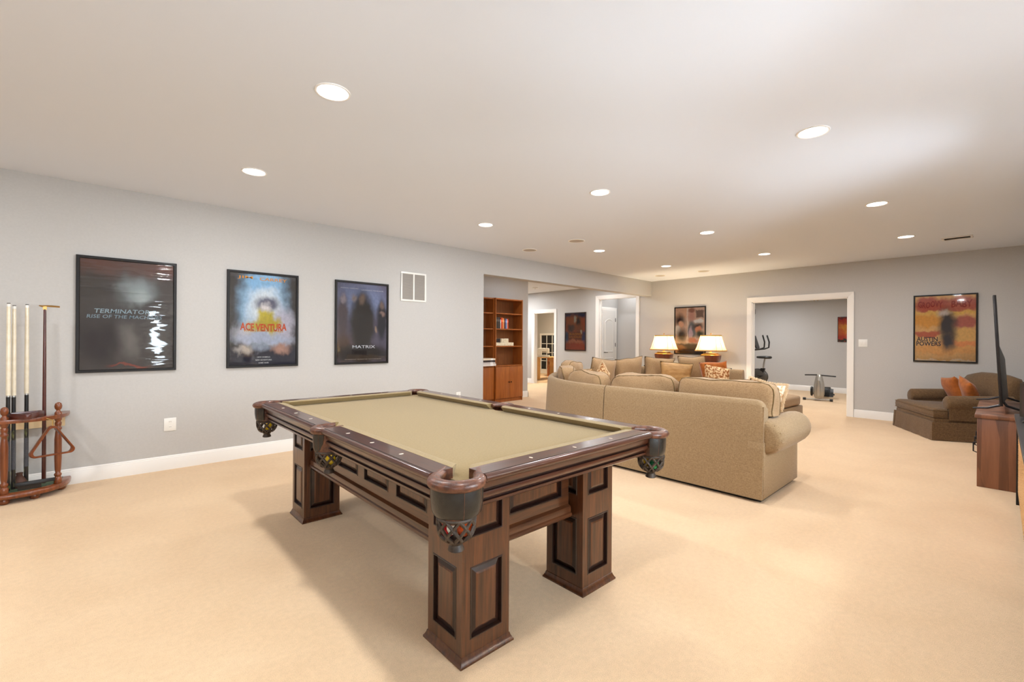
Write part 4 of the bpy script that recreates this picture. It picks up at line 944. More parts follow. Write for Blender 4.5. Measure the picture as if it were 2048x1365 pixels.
def rc_piping(w_, d, h, e, y, crumple, seed, freq=4, n=48, r_=.005):
    pts = []
    for k in range(n):
        a = 2 * PI * k / n; c, s = math.cos(a), math.sin(a); yy = y; q = (abs(c) ** e + abs(s) ** e) ** (-1 / e)
        x, z = c * q, s * q; sc = (abs(x) ** e + abs(yy) ** e + abs(z) ** e) ** (-1 / e); x, z, y3 = x * sc, z * sc, yy * sc
        p = Vector((x * w_ / 2 * 1.002, y3 * d / 2, z * h / 2 * 1.002))
        nz = noise.noise_vector(Vector((p.x * freq + seed * 7.3, p.y * freq, p.z * freq + seed * 3.1))); n2 = noise.noise_vector(Vector((p.x * freq * 2.6 + seed * 2.3, p.y * freq * 2.6, p.z * freq * 2.6)))
        pts.append(p + nz * crumple + n2 * crumple * .35)
    return MB().tube(pts, r_, 6, closed=True)
def cushion(label, loc, rot, size, seed, m='sofa_c', crumple=.02, e=5, cat='cushion', grp=None, pipe='piping', puff=.25, name='back_cushion', freq=4):
    o = link(name, rc_mesh(name, *size, e=e, m=m, crumple=crumple, seed=seed, puff=puff, freq=freq), None, loc, rot); tag(o, label, cat, grp)
    if pipe:
        for y in (-.72, .72): rc_piping(*size, e, y, crumple, seed, freq).build('piping', pipe, o)
    return o
def pillow(label, loc, rot, w_, h, t, seed, m, cat='pillow', grp=None, edge=None, crumple=.012, name='throw_pillow', n=16, pinch=.07):
    mb = MB()
    def P(u, v, s):
        x = w_ / 2 * u * (1 - pinch * (1 - v * v)); z = h / 2 * v * (1 - pinch * (1 - u * u))
        th = t / 2 * (max(0, 1 - abs(u) ** 3) * max(0, 1 - abs(v) ** 3)) ** .6
        p = Vector((x, s * th, z)); f = 5
        nz = noise.noise_vector(Vector((x * f + seed * 5.1, s * .7, z * f + seed))); return p + nz * crumple * (1 if s == 0 else 1)
    for s in (-1, 1):
        ids = [[mb.pt(P(-1 + 2 * i / n, -1 + 2 * j / n, s if 0 < i < n and 0 < j < n else 0)) for j in range(n + 1)] for i in range(n + 1)]
        for i in range(n):
            for j in range(n): mb.face([ids[i][j], ids[i + 1][j], ids[i + 1][j + 1], ids[i][j + 1]])
    o = mb.build(name, m, None, 180); o.location = loc; o.rotation_euler = rot; tag(o, label, cat, grp)
    loop = [(-1 + 2 * k / n, -1) for k in range(n)] + [(1, -1 + 2 * k / n) for k in range(n)] + [(1 - 2 * k / n, 1) for k in range(n)] + [(-1, 1 - 2 * k / n) for k in range(n)]
    if edge == 'fringe':
        fr = MB(); rnd = random.Random(seed)
        for k in range(len(loop) * 3):
            a = loop[(k // 3) % len(loop)]; b = loop[(k // 3 + 1) % len(loop)]; q = (k % 3) / 3; u, v = a[0] + (b[0] - a[0]) * q, a[1] + (b[1] - a[1]) * q
            p = P(u, v, 0); d = Vector((u ** 5, rnd.uniform(-.3, .3), v ** 5)).normalized() * .03
            fr.tube([p, p + d * .6, p + d + Vector((0, 0, -.006))], [.004, .0035, .002], 4)
        fr.build('fringe', 'fringe', o)
    elif edge: MB().tube([P(u, v, 0) for u, v in loop], .0045, 6, closed=True).build('piping', edge, o)
    return o

# ------------------------------------------------------------------ sectional sofa
SX = 4.0; CY0, CR = 2.90, 1.93
CC = (SX + CR, CY0)
def back_profile():
    # (offset inwards from the outer bottom line, z); outer side leans in slightly, rounded top roll
    return [(0, .03), (.012, .30), (.03, .62), (.042, .79), (.055, .825), (.08, .842), (.105, .838), (.125, .815), (.135, .77), (.15, .43), (.15, .03)]
def seat_profile(depth=.96):
    return [(.15, .05), (.15, .30), (depth - .03, .30), (depth, .28), (depth, .05)]
def sweep_end(mb, path, prof, round_at=0):
    # like sweep, but the first end has a rounded upper corner
    rings = []
    for k, (x, y, nx, ny) in enumerate(path):
        d = abs(y - path[0][1]); r_ = .075; cap = .842 - (r_ - math.sqrt(max(0, r_ * r_ - (r_ - min(d, r_)) ** 2)))
        rings.append([(x + nx * o, y + ny * o, min(z, cap - (.842 - z) * .3 if z > .8 else z) if z < .8 else z - (.842 - cap)) for o, z in prof])
    mb.rings(rings); return mb
def sweep(mb, path, prof):
    """path: list of (x, y, nx, ny) with inward normal; prof: (offset, z)"""
    mb.rings([[(x + nx * o, y + ny * o, z) for o, z in prof] for x, y, nx, ny in path]); return mb
# near section with the rolled arm
s1 = thing('sofa', 'tan sofa section with a rolled arm, its back to the pool table', 'sofa', (SX, 2.1, 0), 0, 'sections of the tan sectional sofa')
def loc_path(path, o): return [(x - o[0], y - o[1], nx, ny) for x, y, nx, ny in path]
O1 = (SX, 2.1)
sweep_end(MB(), loc_path([(SX, 1.315 + q, 1, 0) for q in (0, .003, .01, .02, .035, .055, .075)] + [(SX, 2.0, 1, 0), (SX, CY0 - .004, 1, 0)], O1), back_profile()).build('back', 'sofa', s1, smooth=60)
sweep(MB(), loc_path([(SX, 1.33, 1, 0), (SX, CY0 - .01, 1, 0)], O1), seat_profile()).build('seat_base', 'sofa', s1, bevel=.008)
for k, (a, b) in enumerate(((1.45, 2.165), (2.175, 2.89))):
    link('seat_cushion', rc_mesh('seat_cushion', b - a, .84, .17, 6, 10, 'sofa_c', .008, k + 3), s1, (4.15 + .42 - SX, (a + b) / 2 - 2.1, .385), (0, 0, PI / 2))
bx('plinth', 'black', (.05, -.76, 0, .9, .78, .05), s1)
# rolled arm: a drum lying along x above a flat side panel
arm = MB(); cxa, cza, ra = 1.318 - 2.1, .535, .142
rings = []
for x, sc in ((.045, .55), (.05, .80), (.075, .93), (.13, 1.0), (.3, 1.03), (.6, 1.03), (.82, 1.0), (.875, .96), (.90, .80), (.905, .4)):
    rings.append([(x, cxa + ra * sc * math.cos(2 * PI * k / 24) * .98, cza + ra * sc * math.sin(2 * PI * k / 24)) for k in range(24)])
arm.rings(rings); arm.build('arm_roll', 'sofa', s1, smooth=60)
bx('arm_panel', 'sofa', (.02, 1.308 - 2.1, .03, .93, 1.44 - 2.1, .50), s1, bevel=.012)
MB().tube([(.045, 1.312 - 2.1, z) for z in (.05, .3, .42)], .004, 5).build('welt', 'piping', s1)
# pleats of the arm end, gathered towards the back
pl_ = MB()
for k in range(9):
    a = R(60 + k * 32); pl_.tube([(.052, cxa + ra * .6 * math.cos(a), cza + ra * .6 * math.sin(a)), (.07, cxa + ra * .9 * math.cos(a), cza + ra * .9 * math.sin(a)), (.16, cxa + ra * 1.0 * math.cos(a + .05), cza + ra * 1.0 * math.sin(a + .05))], [.003, .005, .001], 5)
pl_.build('arm_pleats', 'sofa', s1)
# curved corner section
s2 = thing('sofa', 'curved tan corner section of the sectional sofa', 'sofa', (CC[0], CC[1], 0), 0, 'sections of the tan sectional sofa')
arcp = lambda c, r_, a0, a1, n: [(c[0] + r_ * math.cos(a), c[1] + r_ * math.sin(a), -math.cos(a), -math.sin(a)) for a in [a0 + (a1 - a0) * k / n for k in range(n + 1)]]
sweep(MB(), loc_path(arcp(CC, CR, R(179.8), R(90.2), 28), CC), back_profile()).build('back', 'sofa', s2, smooth=60)
sweep(MB(), loc_path(arcp(CC, CR, R(179.7), R(90.3), 28), CC), seat_profile()).build('seat_base', 'sofa', s2, smooth=40)
sweep(MB(), loc_path(arcp(CC, CR, R(179), R(91), 24), CC), [(.16, .301), (.16, .44), (.3, .47), (.9, .47), (.965, .43), (.965, .301)]).build('seat_cushion', 'sofa_c', s2, smooth=60)
# straight side along the hall, second corner and far section
YS = CY0 + CR
s3 = thing('sofa', 'tan sofa section along the hall side, mostly hidden behind cushions', 'sofa', (6.45, YS, 0), 0, 'sections of the tan sectional sofa')
sweep(MB(), loc_path([(CC[0] + .005, YS, 0, -1), (6.94, YS, 0, -1)], (6.45, YS)), back_profile()).build('back', 'sofa', s3, smooth=60)
sweep(MB(), loc_path([(CC[0] + .005, YS, 0, -1), (6.94, YS, 0, -1)], (6.45, YS)), seat_profile()).build('seat_base', 'sofa', s3)
link('seat_cushion', rc_mesh('seat_cushion', .98, .84, .17, 6, 10, 'sofa_c', .008, 9), s3, (-.01, -.57, .385))
C2 = (6.95, 3.63)
s4 = thing('sofa', 'tan sofa section at the far end, in front of the lamps', 'sofa', (C2[0], C2[1], 0), 0, 'sections of the tan sectional sofa')
p4 = arcp(C2, 1.2, R(90), R(0), 20) + [(8.15, 3.4, -1, 0), (8.15, 2.95, -1, 0)]
sweep(MB(), loc_path(p4, C2), back_profile()).build('back', 'sofa', s4, smooth=60)
sweep(MB(), loc_path(p4, C2), seat_profile()).build('seat_base', 'sofa', s4, smooth=40)
sweep(MB(), loc_path(p4, C2), [(.16, .301), (.16, .44), (.3, .47), (.9, .47), (.955, .43), (.955, .301)]).build('seat_cushion', 'sofa_c', s4, smooth=60)
# ottoman
ot = thing('ottoman', 'square tan ottoman with a cushioned top beyond the sofa arm', 'ottoman', (7.95, 2.545, 0), R(-4))
bx('body', 'sofa', (-.5, -.35, .05, .5, .35, .30), ot, bevel=.02)
link('top_cushion', rc_mesh('top_cushion', 1.02, .72, .17, 6, 10, 'sofa_c', .008, 21), ot, (0, 0, .385))
for sx in (-1, 1):
    for sy in (-1, 1): bx('foot', 'espresso', (sx * .44 - .025, sy * .30 - .025, 0, sx * .44 + .025, sy * .30 + .025, .05), ot)

# loose back cushions of the near section (local -y faces the pool table after the turn)
cushion('boxy tan back cushion nearest the sofa arm', (4.285, 1.727, .725), (R(0), R(0), R(-90)), (.85, .20, .50), 1, crumple=.022, e=7, grp='loose back cushions of the sofa')
cushion('tan back cushion in the middle of the near sofa back', (4.30, 2.565, .72), (0, 0, R(-90)), (.76, .20, .50), 2, crumple=.04, e=6, grp='loose back cushions of the sofa')
def arc_pos(c, r_, deg, z): return (c[0] + r_ * math.cos(R(deg)), c[1] + r_ * math.sin(R(deg)), z)
cushion('slumped tan back cushion where the sofa back begins to curve', arc_pos(CC, CR - .315, 163, .715), (0, 0, R(163 + 90)), (.70, .20, .48), 4, crumple=.04, e=5, grp='loose back cushions of the sofa')
far = [(CC, CR - .31, 136.5, .64, .47, .0, 5, 'tan back cushion at the outer bend of the sofa corner'), (CC, CR - .31, 111, .64, .50, .0, 6, 'tan back cushion beside the floral pillow'),]
for c, r_, deg, w_, h, tl, sd, lab in far:
    cushion(lab, arc_pos(c, r_, deg, .50 + h / 2), (R(4), 0, R(deg + 90)), (w_, .20, h), sd, crumple=.04, e=4.5, grp='loose back cushions of the sofa')
pillow('peaked tan back cushion right of the floral pillow', (6.24, YS - .31, .755), (R(6), R(5), 0), .68, .54, .20, 31, 'sofa_c', 'cushion', 'loose back cushions of the sofa', 'piping', .02, 'back_cushion')
pillow('peaked tan back cushion in front of the hallway doorway', (6.97, YS - .34, .755), (R(6), R(-4), R(-10)), .70, .54, .20, 32, 'sofa_c', 'cushion', 'loose back cushions of the sofa', 'piping', .02, 'back_cushion')
def c2p(deg, r_, z): return (C2[0] + r_ * math.cos(R(deg)), C2[1] + r_ * math.sin(R(deg)), z)
pillow('shaded tan back cushion below the left lamp', c2p(45, .86, .755), (R(5), R(3), R(-45)), .54, .54, .20, 33, 'sofa_c', 'cushion', 'loose back cushions of the sofa', 'piping', .02, 'back_cushion')
pillow('tan back cushion rising between the two lamps', c2p(6, .88, .77), (R(5), R(-3), R(-84)), .48, .58, .20, 34, 'sofa_c', 'cushion', 'loose back cushions of the sofa', 'piping', .025, 'back_cushion')
pillow('crinkled gold silk pillow leaning below the left lamp', c2p(24, .54, .72), (R(10), R(4), R(-64)), .54, .48, .15, 35, 'gold', edge='piping', crumple=.03)
pillow('plain rust pillow below the right lamp', (7.70, 3.28, .735), (R(8), R(-5), R(-86)), .46, .50, .15, 36, 'rust')
pillow('embroidered brown pillow beside the rust one', (7.44, 3.14, .70), (R(8), R(8), R(-82)), .40, .44, .15, 37, 'floral')
pillow('floral tapestry pillow with fringe in the sofa corner', (5.62, 4.10, .71), (R(14), R(28), R(20)), .46, .44, .16, 38, 'floral', edge='fringe')
pillow('small gold pillow lying back in the curve of the sofa corner', (5.02, 3.93, .735), (R(24), R(12), R(48)), .42, .40, .15, 41, 'gold', edge='piping')
pillow('cream patterned pillow peeping over the near cushions', (4.80, 1.865, .70), (R(-6), R(6), R(-92)), .30, .43, .16, 39, 'cream', edge='fringe')
pillow('cream fringed pillow tucked beside the sofa arm', (4.60, 1.505, .765), (R(-10), R(6), R(-100)), .34, .38, .15, 40, 'cream', edge='fringe')

# ------------------------------------------------------------------ lamps on the console table
ct = thing('console_table', 'dark console table against the far wall under the lamps', 'table', (9.35, 4.6, 0))
bx('top', 'espresso', (-.24, -.87, .735, .24, .87, .77), ct, bevel=.006)
bx('apron', 'espresso', (-.19, -.80, .62, .19, .80, .735), ct)
for sx in (-1, 1):
    for sy in (-1, 1): MB().rings([[(sx * .165 + a * s, sy * .77 + b_ * s, z) for a, b_ in ((-1, -1), (1, -1), (1, 1), (-1, 1))] for z, s in ((0, .018), (.06, .024), (.62, .03))]).build('leg', 'espresso', ct)
bx('lower_shelf', 'espresso', (-.17, -.78, .16, .17, .78, .185), ct)
def table_lamp(label, x, y, z=.77, sc=1.0, watts=None, colr=(1, .80, .52)):
    t = thing('table_lamp', label, 'lamp', (x, y, z), 0, 'table lamps with rectangular shades'); t.scale = (sc,) * 3
    def rr(hx, hy, z, c=.2):
        k = min(hx, hy) * c; return [(hx, -hy + k, z), (hx, hy - k, z), (hx - k, hy, z), (-hx + k, hy, z), (-hx, hy - k, z), (-hx, -hy + k, z), (-hx + k, -hy, z), (hx - k, -hy, z)]
    MB().rings([rr(.075, .105, 0), rr(.075, .105, .02), rr(.05, .075, .03), rr(.045, .07, .05)]).build('foot', 'brass', t)
    MB().rings([rr(.05, .075, .05), rr(.085, .125, .09), rr(.108, .158, .15), rr(.118, .172, .21), rr(.12, .176, .26)]).build('urn', 'lamp_wood', t, smooth=50)
    MB().rings([rr(.118, .172, .26), rr(.11, .15, .272), rr(.11, .15, .282)]).build('collar', 'brass', t)
    MB().rings([rr(.085, .125, .282), rr(.085, .125, .305), rr(.02, .02, .31), rr(.009, .009, .33), rr(.009, .009, .44)]).build('stem', 'brass', t, smooth=30)
    def S(hx, hy, z): return rr(hx, hy, z, .45)
    n = 8; lo, hi = .355, .665
    prof = [(lo + (hi - lo) * k / n, .185 - .075 * (k / n) ** .8, .285 - .095 * (k / n) ** .8) for k in range(n + 1)]
    MB().rings([S(a, b_, z) for z, a, b_ in prof], cap0=False, cap1=False).build('shade', 'shade', t, smooth=30)
    for z, a, b_ in (prof[0], prof[-1]):
        MB().rings([S(a + .004, b_ + .004, z - .012), S(a + .006, b_ + .006, z), S(a + .004, b_ + .004, z + .012), S(a - .002, b_ - .002, z + .012), S(a - .002, b_ - .002, z - .012), S(a + .004, b_ + .004, z - .012)], cap0=False, cap1=False).build('shade_band', 'shade_trim', t)
    for j in range(8): MB().tube([S(a + .002, b_ + .002, z)[j] for z, a, b_ in prof], .0035, 4).build('shade_rib', 'shade_trim', t)
    MB().tube([(-.11, 0, .665), (0, 0, .668), (.11, 0, .665)], .003, 5).tube([(0, 0, .44), (0, 0, .69)], .003, 5).lathe([(.004, .685), (.012, .70), (.010, .715), (.001, .722)], n=10).build('finial', 'brass', t)
    l = bpy.data.lights.new('bulb', 'POINT'); l.energy = watts or LAMP_W; l.color = colr; l.shadow_soft_size = .045
    lo_ = bpy.data.objects.new('bulb', l); col.objects.link(lo_); lo_.parent = t; lo_.location = (0, 0, .52)
    return t
LAMP_W = 34
table_lamp('lit table lamp with cream shade at the left of the picture', 9.33, 5.10)
table_lamp('lit table lamp with cream shade overlapping the picture, right of the pair', 9.33, 4.055)

# ------------------------------------------------------------------ armchair in the far right corner
ac = thing('armchair', 'wide brown tweed skirted armchair under the orange poster', 'armchair', (8.862, .88, 0), math.atan2(.458, .889))
# local: x along the front from the viewer's right to left, y forwards (+) / backwards (-)
W2, DP = .575, .93
def skirt():
    mb = MB(); ring = []
    pts = [(-W2, -DP), (-W2, 0), (W2, 0), (W2, -DP)]
    path = []
    for (a, b), (c, d), nn in (((-W2, -DP), (-W2, 0), 12), ((-W2, 0), (W2, 0), 16), ((W2, 0), (W2, -DP), 12), ((W2, -DP), (-W2, -DP), 12)):
        for k in range(nn): q = k / nn; path.append((a + (c - a) * q, b + (d - b) * q))
    def at(z, s, wv): return [(x * s + math.sin(i * 1.9) * wv, (y + DP / 2) * s - DP / 2 + math.cos(i * 1.7) * wv, z) for i, (x, y) in enumerate(path)]
    mb.rings([at(.005, 1.03, .004), at(.12, 1.012, .002), at(.235, 1.0, 0), at(.25, .995, 0)], cap0=False); return mb
skirt().build('skirt', 'armchair', ac, smooth=50)
for sx in (-1, 1): MB().rings([[(sx * W2 * 1.03, .012, .005), (sx * (W2 - .05) * 1.03, .02, .005), (sx * (W2 - .06), .004, .25), (sx * W2, .002, .25)], [(sx * W2 * 1.03, .004, .005), (sx * (W2 - .05) * 1.03, .008, .005), (sx * (W2 - .06), -.004, .25), (sx * W2, -.006, .25)]]).build('skirt_pleat', 'armchair', ac)
bx('seat_deck', 'armchair', (-W2 + .01, -DP + .02, .22, W2 - .01, -.02, .30), ac, bevel=.02)
# T-shaped seat cushion in front of the arms
ts = MB(); tp = [(-W2 + .0, -.01), (W2, -.01), (W2, -.17), (W2 - .17, -.17), (W2 - .17, -.72), (-W2 + .17, -.72), (-W2 + .17, -.17), (-W2, -.17)]
def inset(p, s): cx, cy = 0, -.36; return [(cx + (x - cx) * s, cy + (y - cy) * s) for x, y in p]
ts.rings([[(x, y, .295) for x, y in inset(tp, .95)], [(x, y, .315) for x, y in inset(tp, .99)], [(x, y, .36) for x, y in inset(tp, 1.0)], [(x, y, .40) for x, y in inset(tp, .99)], [(x, y, .425) for x, y in inset(tp, .95)], [(x, y, .435) for x, y in inset(tp, .85)]])
ts.build('seat_cushion', 'armchair', ac, smooth=60, bevel=.012)
for z in (.315, .405): MB().tube([(x, y, z) for x, y in inset(tp, .992)], .005, 6, closed=True).build('piping', 'armchair', ac)
def arm_mesh(sx):
    mb = MB(); rings = []
    for y, top, r_ in ((-.165, .53, .05), (-.17, .575, .085), (-.19, .60, .10), (-.40, .61, .10), (-.70, .62, .10), (-.86, .63, .095)):
        c = sx * (W2 - .075); z0 = .24; rg = []
        for k in range(17):
            a = R(-60 + 300 * k / 16); rg.append((c - sx * r_ * math.cos(a) * -1 * .95, y, top - r_ + r_ * math.sin(a)))
        rg += [(c - sx * .06, y, z0), (c + sx * .07, y, z0)] if False else []
        rings.append(rg)
    mb.rings(rings); mb.box(min(sx * (W2 - .01), sx * (W2 - .15)), -.88, .24, max(sx * (W2 - .01), sx * (W2 - .15)), -.18, .55); return mb
for sx in (-1, 1): arm_mesh(sx).build('arm', 'armchair', ac, smooth=60)
bk = MB(); rr = []
for x, h in ((-W2 + .06, .80), (-W2 + .10, .86), (-.25, .90), (0, .905), (.25, .90), (W2 - .10, .86), (W2 - .06, .80)):
    rr.append([(x, -.90, .25), (x, -.98, h - .05), (x, -.97, h - .01), (x, -.92, h), (x, -.86, h - .02), (x, -.80, h - .10), (x, -.72, .45), (x, -.72, .25)])
bk.rings(rr); bk.build('backrest', 'armchair', ac, smooth=60)
mA = Matrix.Translation(ac.location) @ Matrix.Rotation(ac.rotation_euler.z, 4, 'Z')
for lab, x, y, z, rt, sd in (('rust suede pillow against the left armchair arm', .195, -.575, .635, (R(20), R(6), R(4)), 51), ('rust suede pillow tilted on its corner in the armchair', -.195, -.57, .635, (R(20), R(-14), R(-6)), 52)):
    p = mA @ Vector((x, y, z)); pillow(lab, p, (rt[0] * -1, rt[1], rt[2] + ac.rotation_euler.z), .36, .40, .15, sd, 'rust', 'pillow', 'rust pillows on the armchair', crumple=.014)

# soft things give way where they rest on a seat or on the sofa arm
def settle(o, floor, arm=False):
    for q in [o] + list(o.children):
        mw = o.matrix_basis; inv = mw.inverted()
        for v in q.data.vertices:
            p = mw @ v.co; lo = floor
            if arm and abs(p.y - 1.318) < .156: lo = max(lo, .537 + math.sqrt(max(0, .156 ** 2 - (p.y - 1.318) ** 2)))
            if p.z < lo: p.z = lo + (p.z - lo) * .02 + .004; v.co = inv @ p
for o in list(bpy.data.objects):
    if o.name.startswith(('back_cushion', 'throw_pillow')) and o.parent is None:
        if o.location.x > 8.2: settle(o, .444)
        else: settle(o, .484, arm=o.location.x < 4.7 and o.location.y < 2.1)

# ------------------------------------------------------------------ television console, television, wicker console
tc_ = thing('media_console', 'rustic brown wooden television console', 'console', (6.8, -.11, 0))
bx('side_panel', 'walnut', (-.80, -.25, .0, -.765, .25, .635), tc_, bevel=.004); bx('side_panel', 'walnut', (.765, -.25, 0, .80, .25, .635), tc_, bevel=.004)
bx('top', 'walnut', (-.82, -.26, .635, .82, .265, .672), tc_, bevel=.006)
bx('back_panel', 'walnut', (-.765, -.25, .05, .765, -.235, .635), tc_); bx('bottom_shelf', 'walnut', (-.765, -.235, .05, .765, .22, .08), tc_)
for k in range(4):
    a = -.765 + 1.53 * k / 4; d = bx('cabinet_door', 'walnut', (a + .004, .225, .07, a + 1.53 / 4 - .004, .247, .63), tc_, bevel=.004)
    MB().tube([(a + .05, .247, .30), (a + .05, .275, .31), (a + .05, .275, .39), (a + .05, .247, .40)], .006, 6).build('handle', 'metal_black', d)
tv = thing('television', 'large flat television seen edge-on, standing on the wooden console', 'television', (6.93, -.02, .672))
pt = MB(); T_ = R(2.7)
def tvp(x, y, z): return (x, y + math.tan(T_) * z, z)
b0 = MB(); hw = .83
for x in (): pass
P8 = lambda x0, y0, z0, x1, y1, z1: [[tvp(x0, y0, z0), tvp(x1, y0, z0), tvp(x1, y1, z0), tvp(x0, y1, z0)], [tvp(x0, y0, z1), tvp(x1, y0, z1), tvp(x1, y1, z1), tvp(x0, y1, z1)]]
MB().rings(P8(-hw, -.008, .075, hw, .014, 1.10)).build('bezel', 'metal_black', tv, bevel=.003)
MB().rings(P8(-hw + .012, .0141, .10, hw - .012, .0155, 1.09)).build('screen', 'screen', tv)
MB().rings([[tvp(-hw + .06, -.008, .1), tvp(hw - .06, -.008, .1), tvp(hw - .3, -.045, .14), tvp(-hw + .3, -.045, .14)], [tvp(-hw + .06, -.008, .62), tvp(hw - .06, -.008, .62), tvp(hw - .3, -.04, .50), tvp(-hw + .3, -.04, .50)]]).build('rear_housing', 'black', tv)
for x in (-.50, .50):
    MB().tube([(x, .20, .008), (x, .10, .02), (x, .02, .05), (x, 0, .10)], [.008, .010, .012, .012], 8).tube([(x, -.22, .008), (x, -.12, .02), (x, -.03, .05), (x, 0, .10)], [.008, .010, .012, .012], 8).build('foot', 'metal_black', tv)
wc = thing('wicker_console', 'black topped console with wicker baskets at the right edge', 'console', (4.6, -.33, 0))
bx('top', 'metal_black', (-2.25, -.24, .715, 1.0, .245, .745), wc, bevel=.004)
for lx in (-2.225, .975):
    for sy in (-1, 1): bx('leg', 'black', (lx - .018, sy * .215 - .018, 0, lx + .018, sy * .215 + .018, .715), wc)
bx('apron', 'black', (-2.2, .205, .66, .96, .225, .715), wc)
bx('lower_shelf', 'black', (-2.22, -.22, .09, .97, .22, .11), wc)
def basket(x, label):
    t = thing('wicker_basket', label, 'basket', (4.6 + x, -.33, .1115), 0, 'wicker baskets under the black console')
    w_, d, h = .60, .42, .50; body = MB()
    nx, nz = 60, 34
    # woven front, sides: rows of strands bulging in and out over upright stakes
    per = []
    for (a, b_), (c, e_), nn in (((-w_ / 2, d / 2), (w_ / 2, d / 2), 30), ((w_ / 2, d / 2), (w_ / 2, -d / 2), 20), ((w_ / 2, -d / 2), (-w_ / 2, -d / 2), 30), ((-w_ / 2, -d / 2), (-w_ / 2, d / 2), 20)):
        for k in range(nn): q = k / nn; per.append((a + (c - a) * q, b_ + (e_ - b_) * q))
    for j in range(26):
        z = h * (j + .5) / 26; pts = []
        for i, (px, py) in enumerate(per):
            o = .006 * (1 if (i + j) % 2 else -1); L = math.hypot(px, py); sx_ = 1 + o / max(abs(px), .05) if abs(abs(px) - w_ / 2) < 1e-6 else 1; sy_ = 1 + o / max(abs(py), .05) if abs(abs(py) - d / 2) < 1e-6 else 1
            pts.append((px * sx_, py * sy_, z))
        body.tube(pts, .0098, 4, closed=True)
    b2 = body.build('weave', 'wicker', t, smooth=0); b2['kind'] = 'stuff'
    bx('lining', 'wicker', (-w_ / 2 + .008, -d / 2 + .008, .0, w_ / 2 - .008, d / 2 - .008, h - .02), t)
    MB().tube([(a, b_, h) for a, b_ in per], .014, 6, closed=True).build('rim', 'wicker', t)
for x, l in ((.635, 'wicker basket at the far end under the black console'), (0, 'wicker basket in the middle under the black console'), (-.635, 'wicker basket at the near end under the black console')): basket(x, l)
# things on the wicker console
table_lamp('small lit table lamp at the near end of the black console', 2.62, -.40, .745, .62, 44, (.94, .97, 1))
table_lamp('small lit table lamp in the middle of the black console', 4.62, -.42, .745, .62, 9, (.96, .97, 1))
fp = thing('picture_frame', 'dark tilted photo frame on the black console', 'photo frame', (5.22, -.20, .745), R(30)); 
MB().box(-.16, -.012, .006, .16, .012, .27).build('frame', 'black', fp); bx('photo', 'box_dark', (-.135, .0121, .03, .135, .0135, .245), fp); MB().box(-.02, -.09, 0, .02, -.012, .012).build('easel', 'black', fp)
cn = thing('candle_holder', 'dark metal holder under a white pillar candle on the black console', 'candle holder', (5.0, -.165, .745))
MB().lathe([(.05, 0), (.05, .012), (.014, .03), (.012, .26), (.02, .28), (.05, .292), (.05, .30), (.001, .30)], n=18).build('stand', 'black', cn)
cd_ = thing('pillar_candle', 'short white pillar candle at the right edge of the picture', 'candle', (5.0, -.165, 1.0455))
MB().lathe([(.038, 0), (.04, .004), (.04, .10), (.036, .106), (.02, .102), (.001, .10)], n=20).build('wax', 'candle', cd_); MB().tube([(0, 0, .10), (.002, 0, .116)], .002, 5).build('wick', 'black', cd_)

# ------------------------------------------------------------------ exercise room
bk_ = thing('exercise_bike', 'black upright exercise bike half hidden by the door frame', 'exercise bike', (12.8, 4.32, 0), 0)
# local: the bike points along +y (away to the left)
MB().sphere((0, 0, .40), .5, 20, 14, s=(.13, .50, .42)).build('flywheel_housing', 'gunmetal', bk_)
MB().rings([[(a * s, y + b_, z) for a, b_ in ((-.05, -.05), (.05, -.05), (.05, .05), (-.05, .05))] for y, z, s in ((-.02, .30, 1.2), (-.08, .45, 1.0), (-.12, .62, .6))]).build('seat_tube', 'black', bk_)
MB().tube([(0, -.12, .58), (0, -.16, .86)], .02, 10).build('seat_post', 'steel', bk_)
sd_ = MB(); sd_.rings([[(w_ * math.cos(2 * PI * k / 14), y, .905 + h * math.sin(2 * PI * k / 14)) for k in range(14)] for y, w_, h in ((-.32, .05, .02), (-.30, .10, .035), (-.20, .115, .04), (-.05, .07, .035), (.03, .03, .025))]); sd_.build('saddle', 'black', bk_, smooth=60)
MB().tube([(0, .10, .55), (0, .18, 1.10)], .028, 10).build('handle_post', 'black', bk_)
for s in (-1, 1): MB().tube([(0, .18, 1.08), (s * .10, .06, 1.10), (s * .16, -.10, 1.12), (s * .17, -.20, 1.16), (s * .17, -.21, 1.30), (s * .16, -.16, 1.48)], .018, 8).build('handlebar', 'black', bk_)
MB().rings([[(a, y, z) for a in (-.12, .12)] + [(a, y2, z2) for a in (.12, -.12)] for y, z, y2, z2 in ((.0, 1.15, .02, 1.13), (.10, 1.47, .13, 1.45))]).build('display', 'black', bk_)
MB().tube([(-.26, .45, .04), (.26, .45, .04)], .03, 10).tube([(-.24, -.38, .04), (.24, -.38, .04)], .03, 10).box(-.03, -.38, .03, .03, .45, .08).build('base', 'black', bk_)
for s in (-1, 1): MB().tube([(s * .07, 0, .33), (s * .15, 0, .33), (s * .15, -.12, .33 - s * .1)], .012, 6).box(s * .2 - .05, -.16, .32 - s * .1, s * .2 + .05, -.07, .345 - s * .1).build('pedal', 'black', bk_)
rw = thing('rowing_machine', 'silver and black rowing machine on the exercise room floor', 'rowing machine', (11.95, 2.76, 0), R(10))
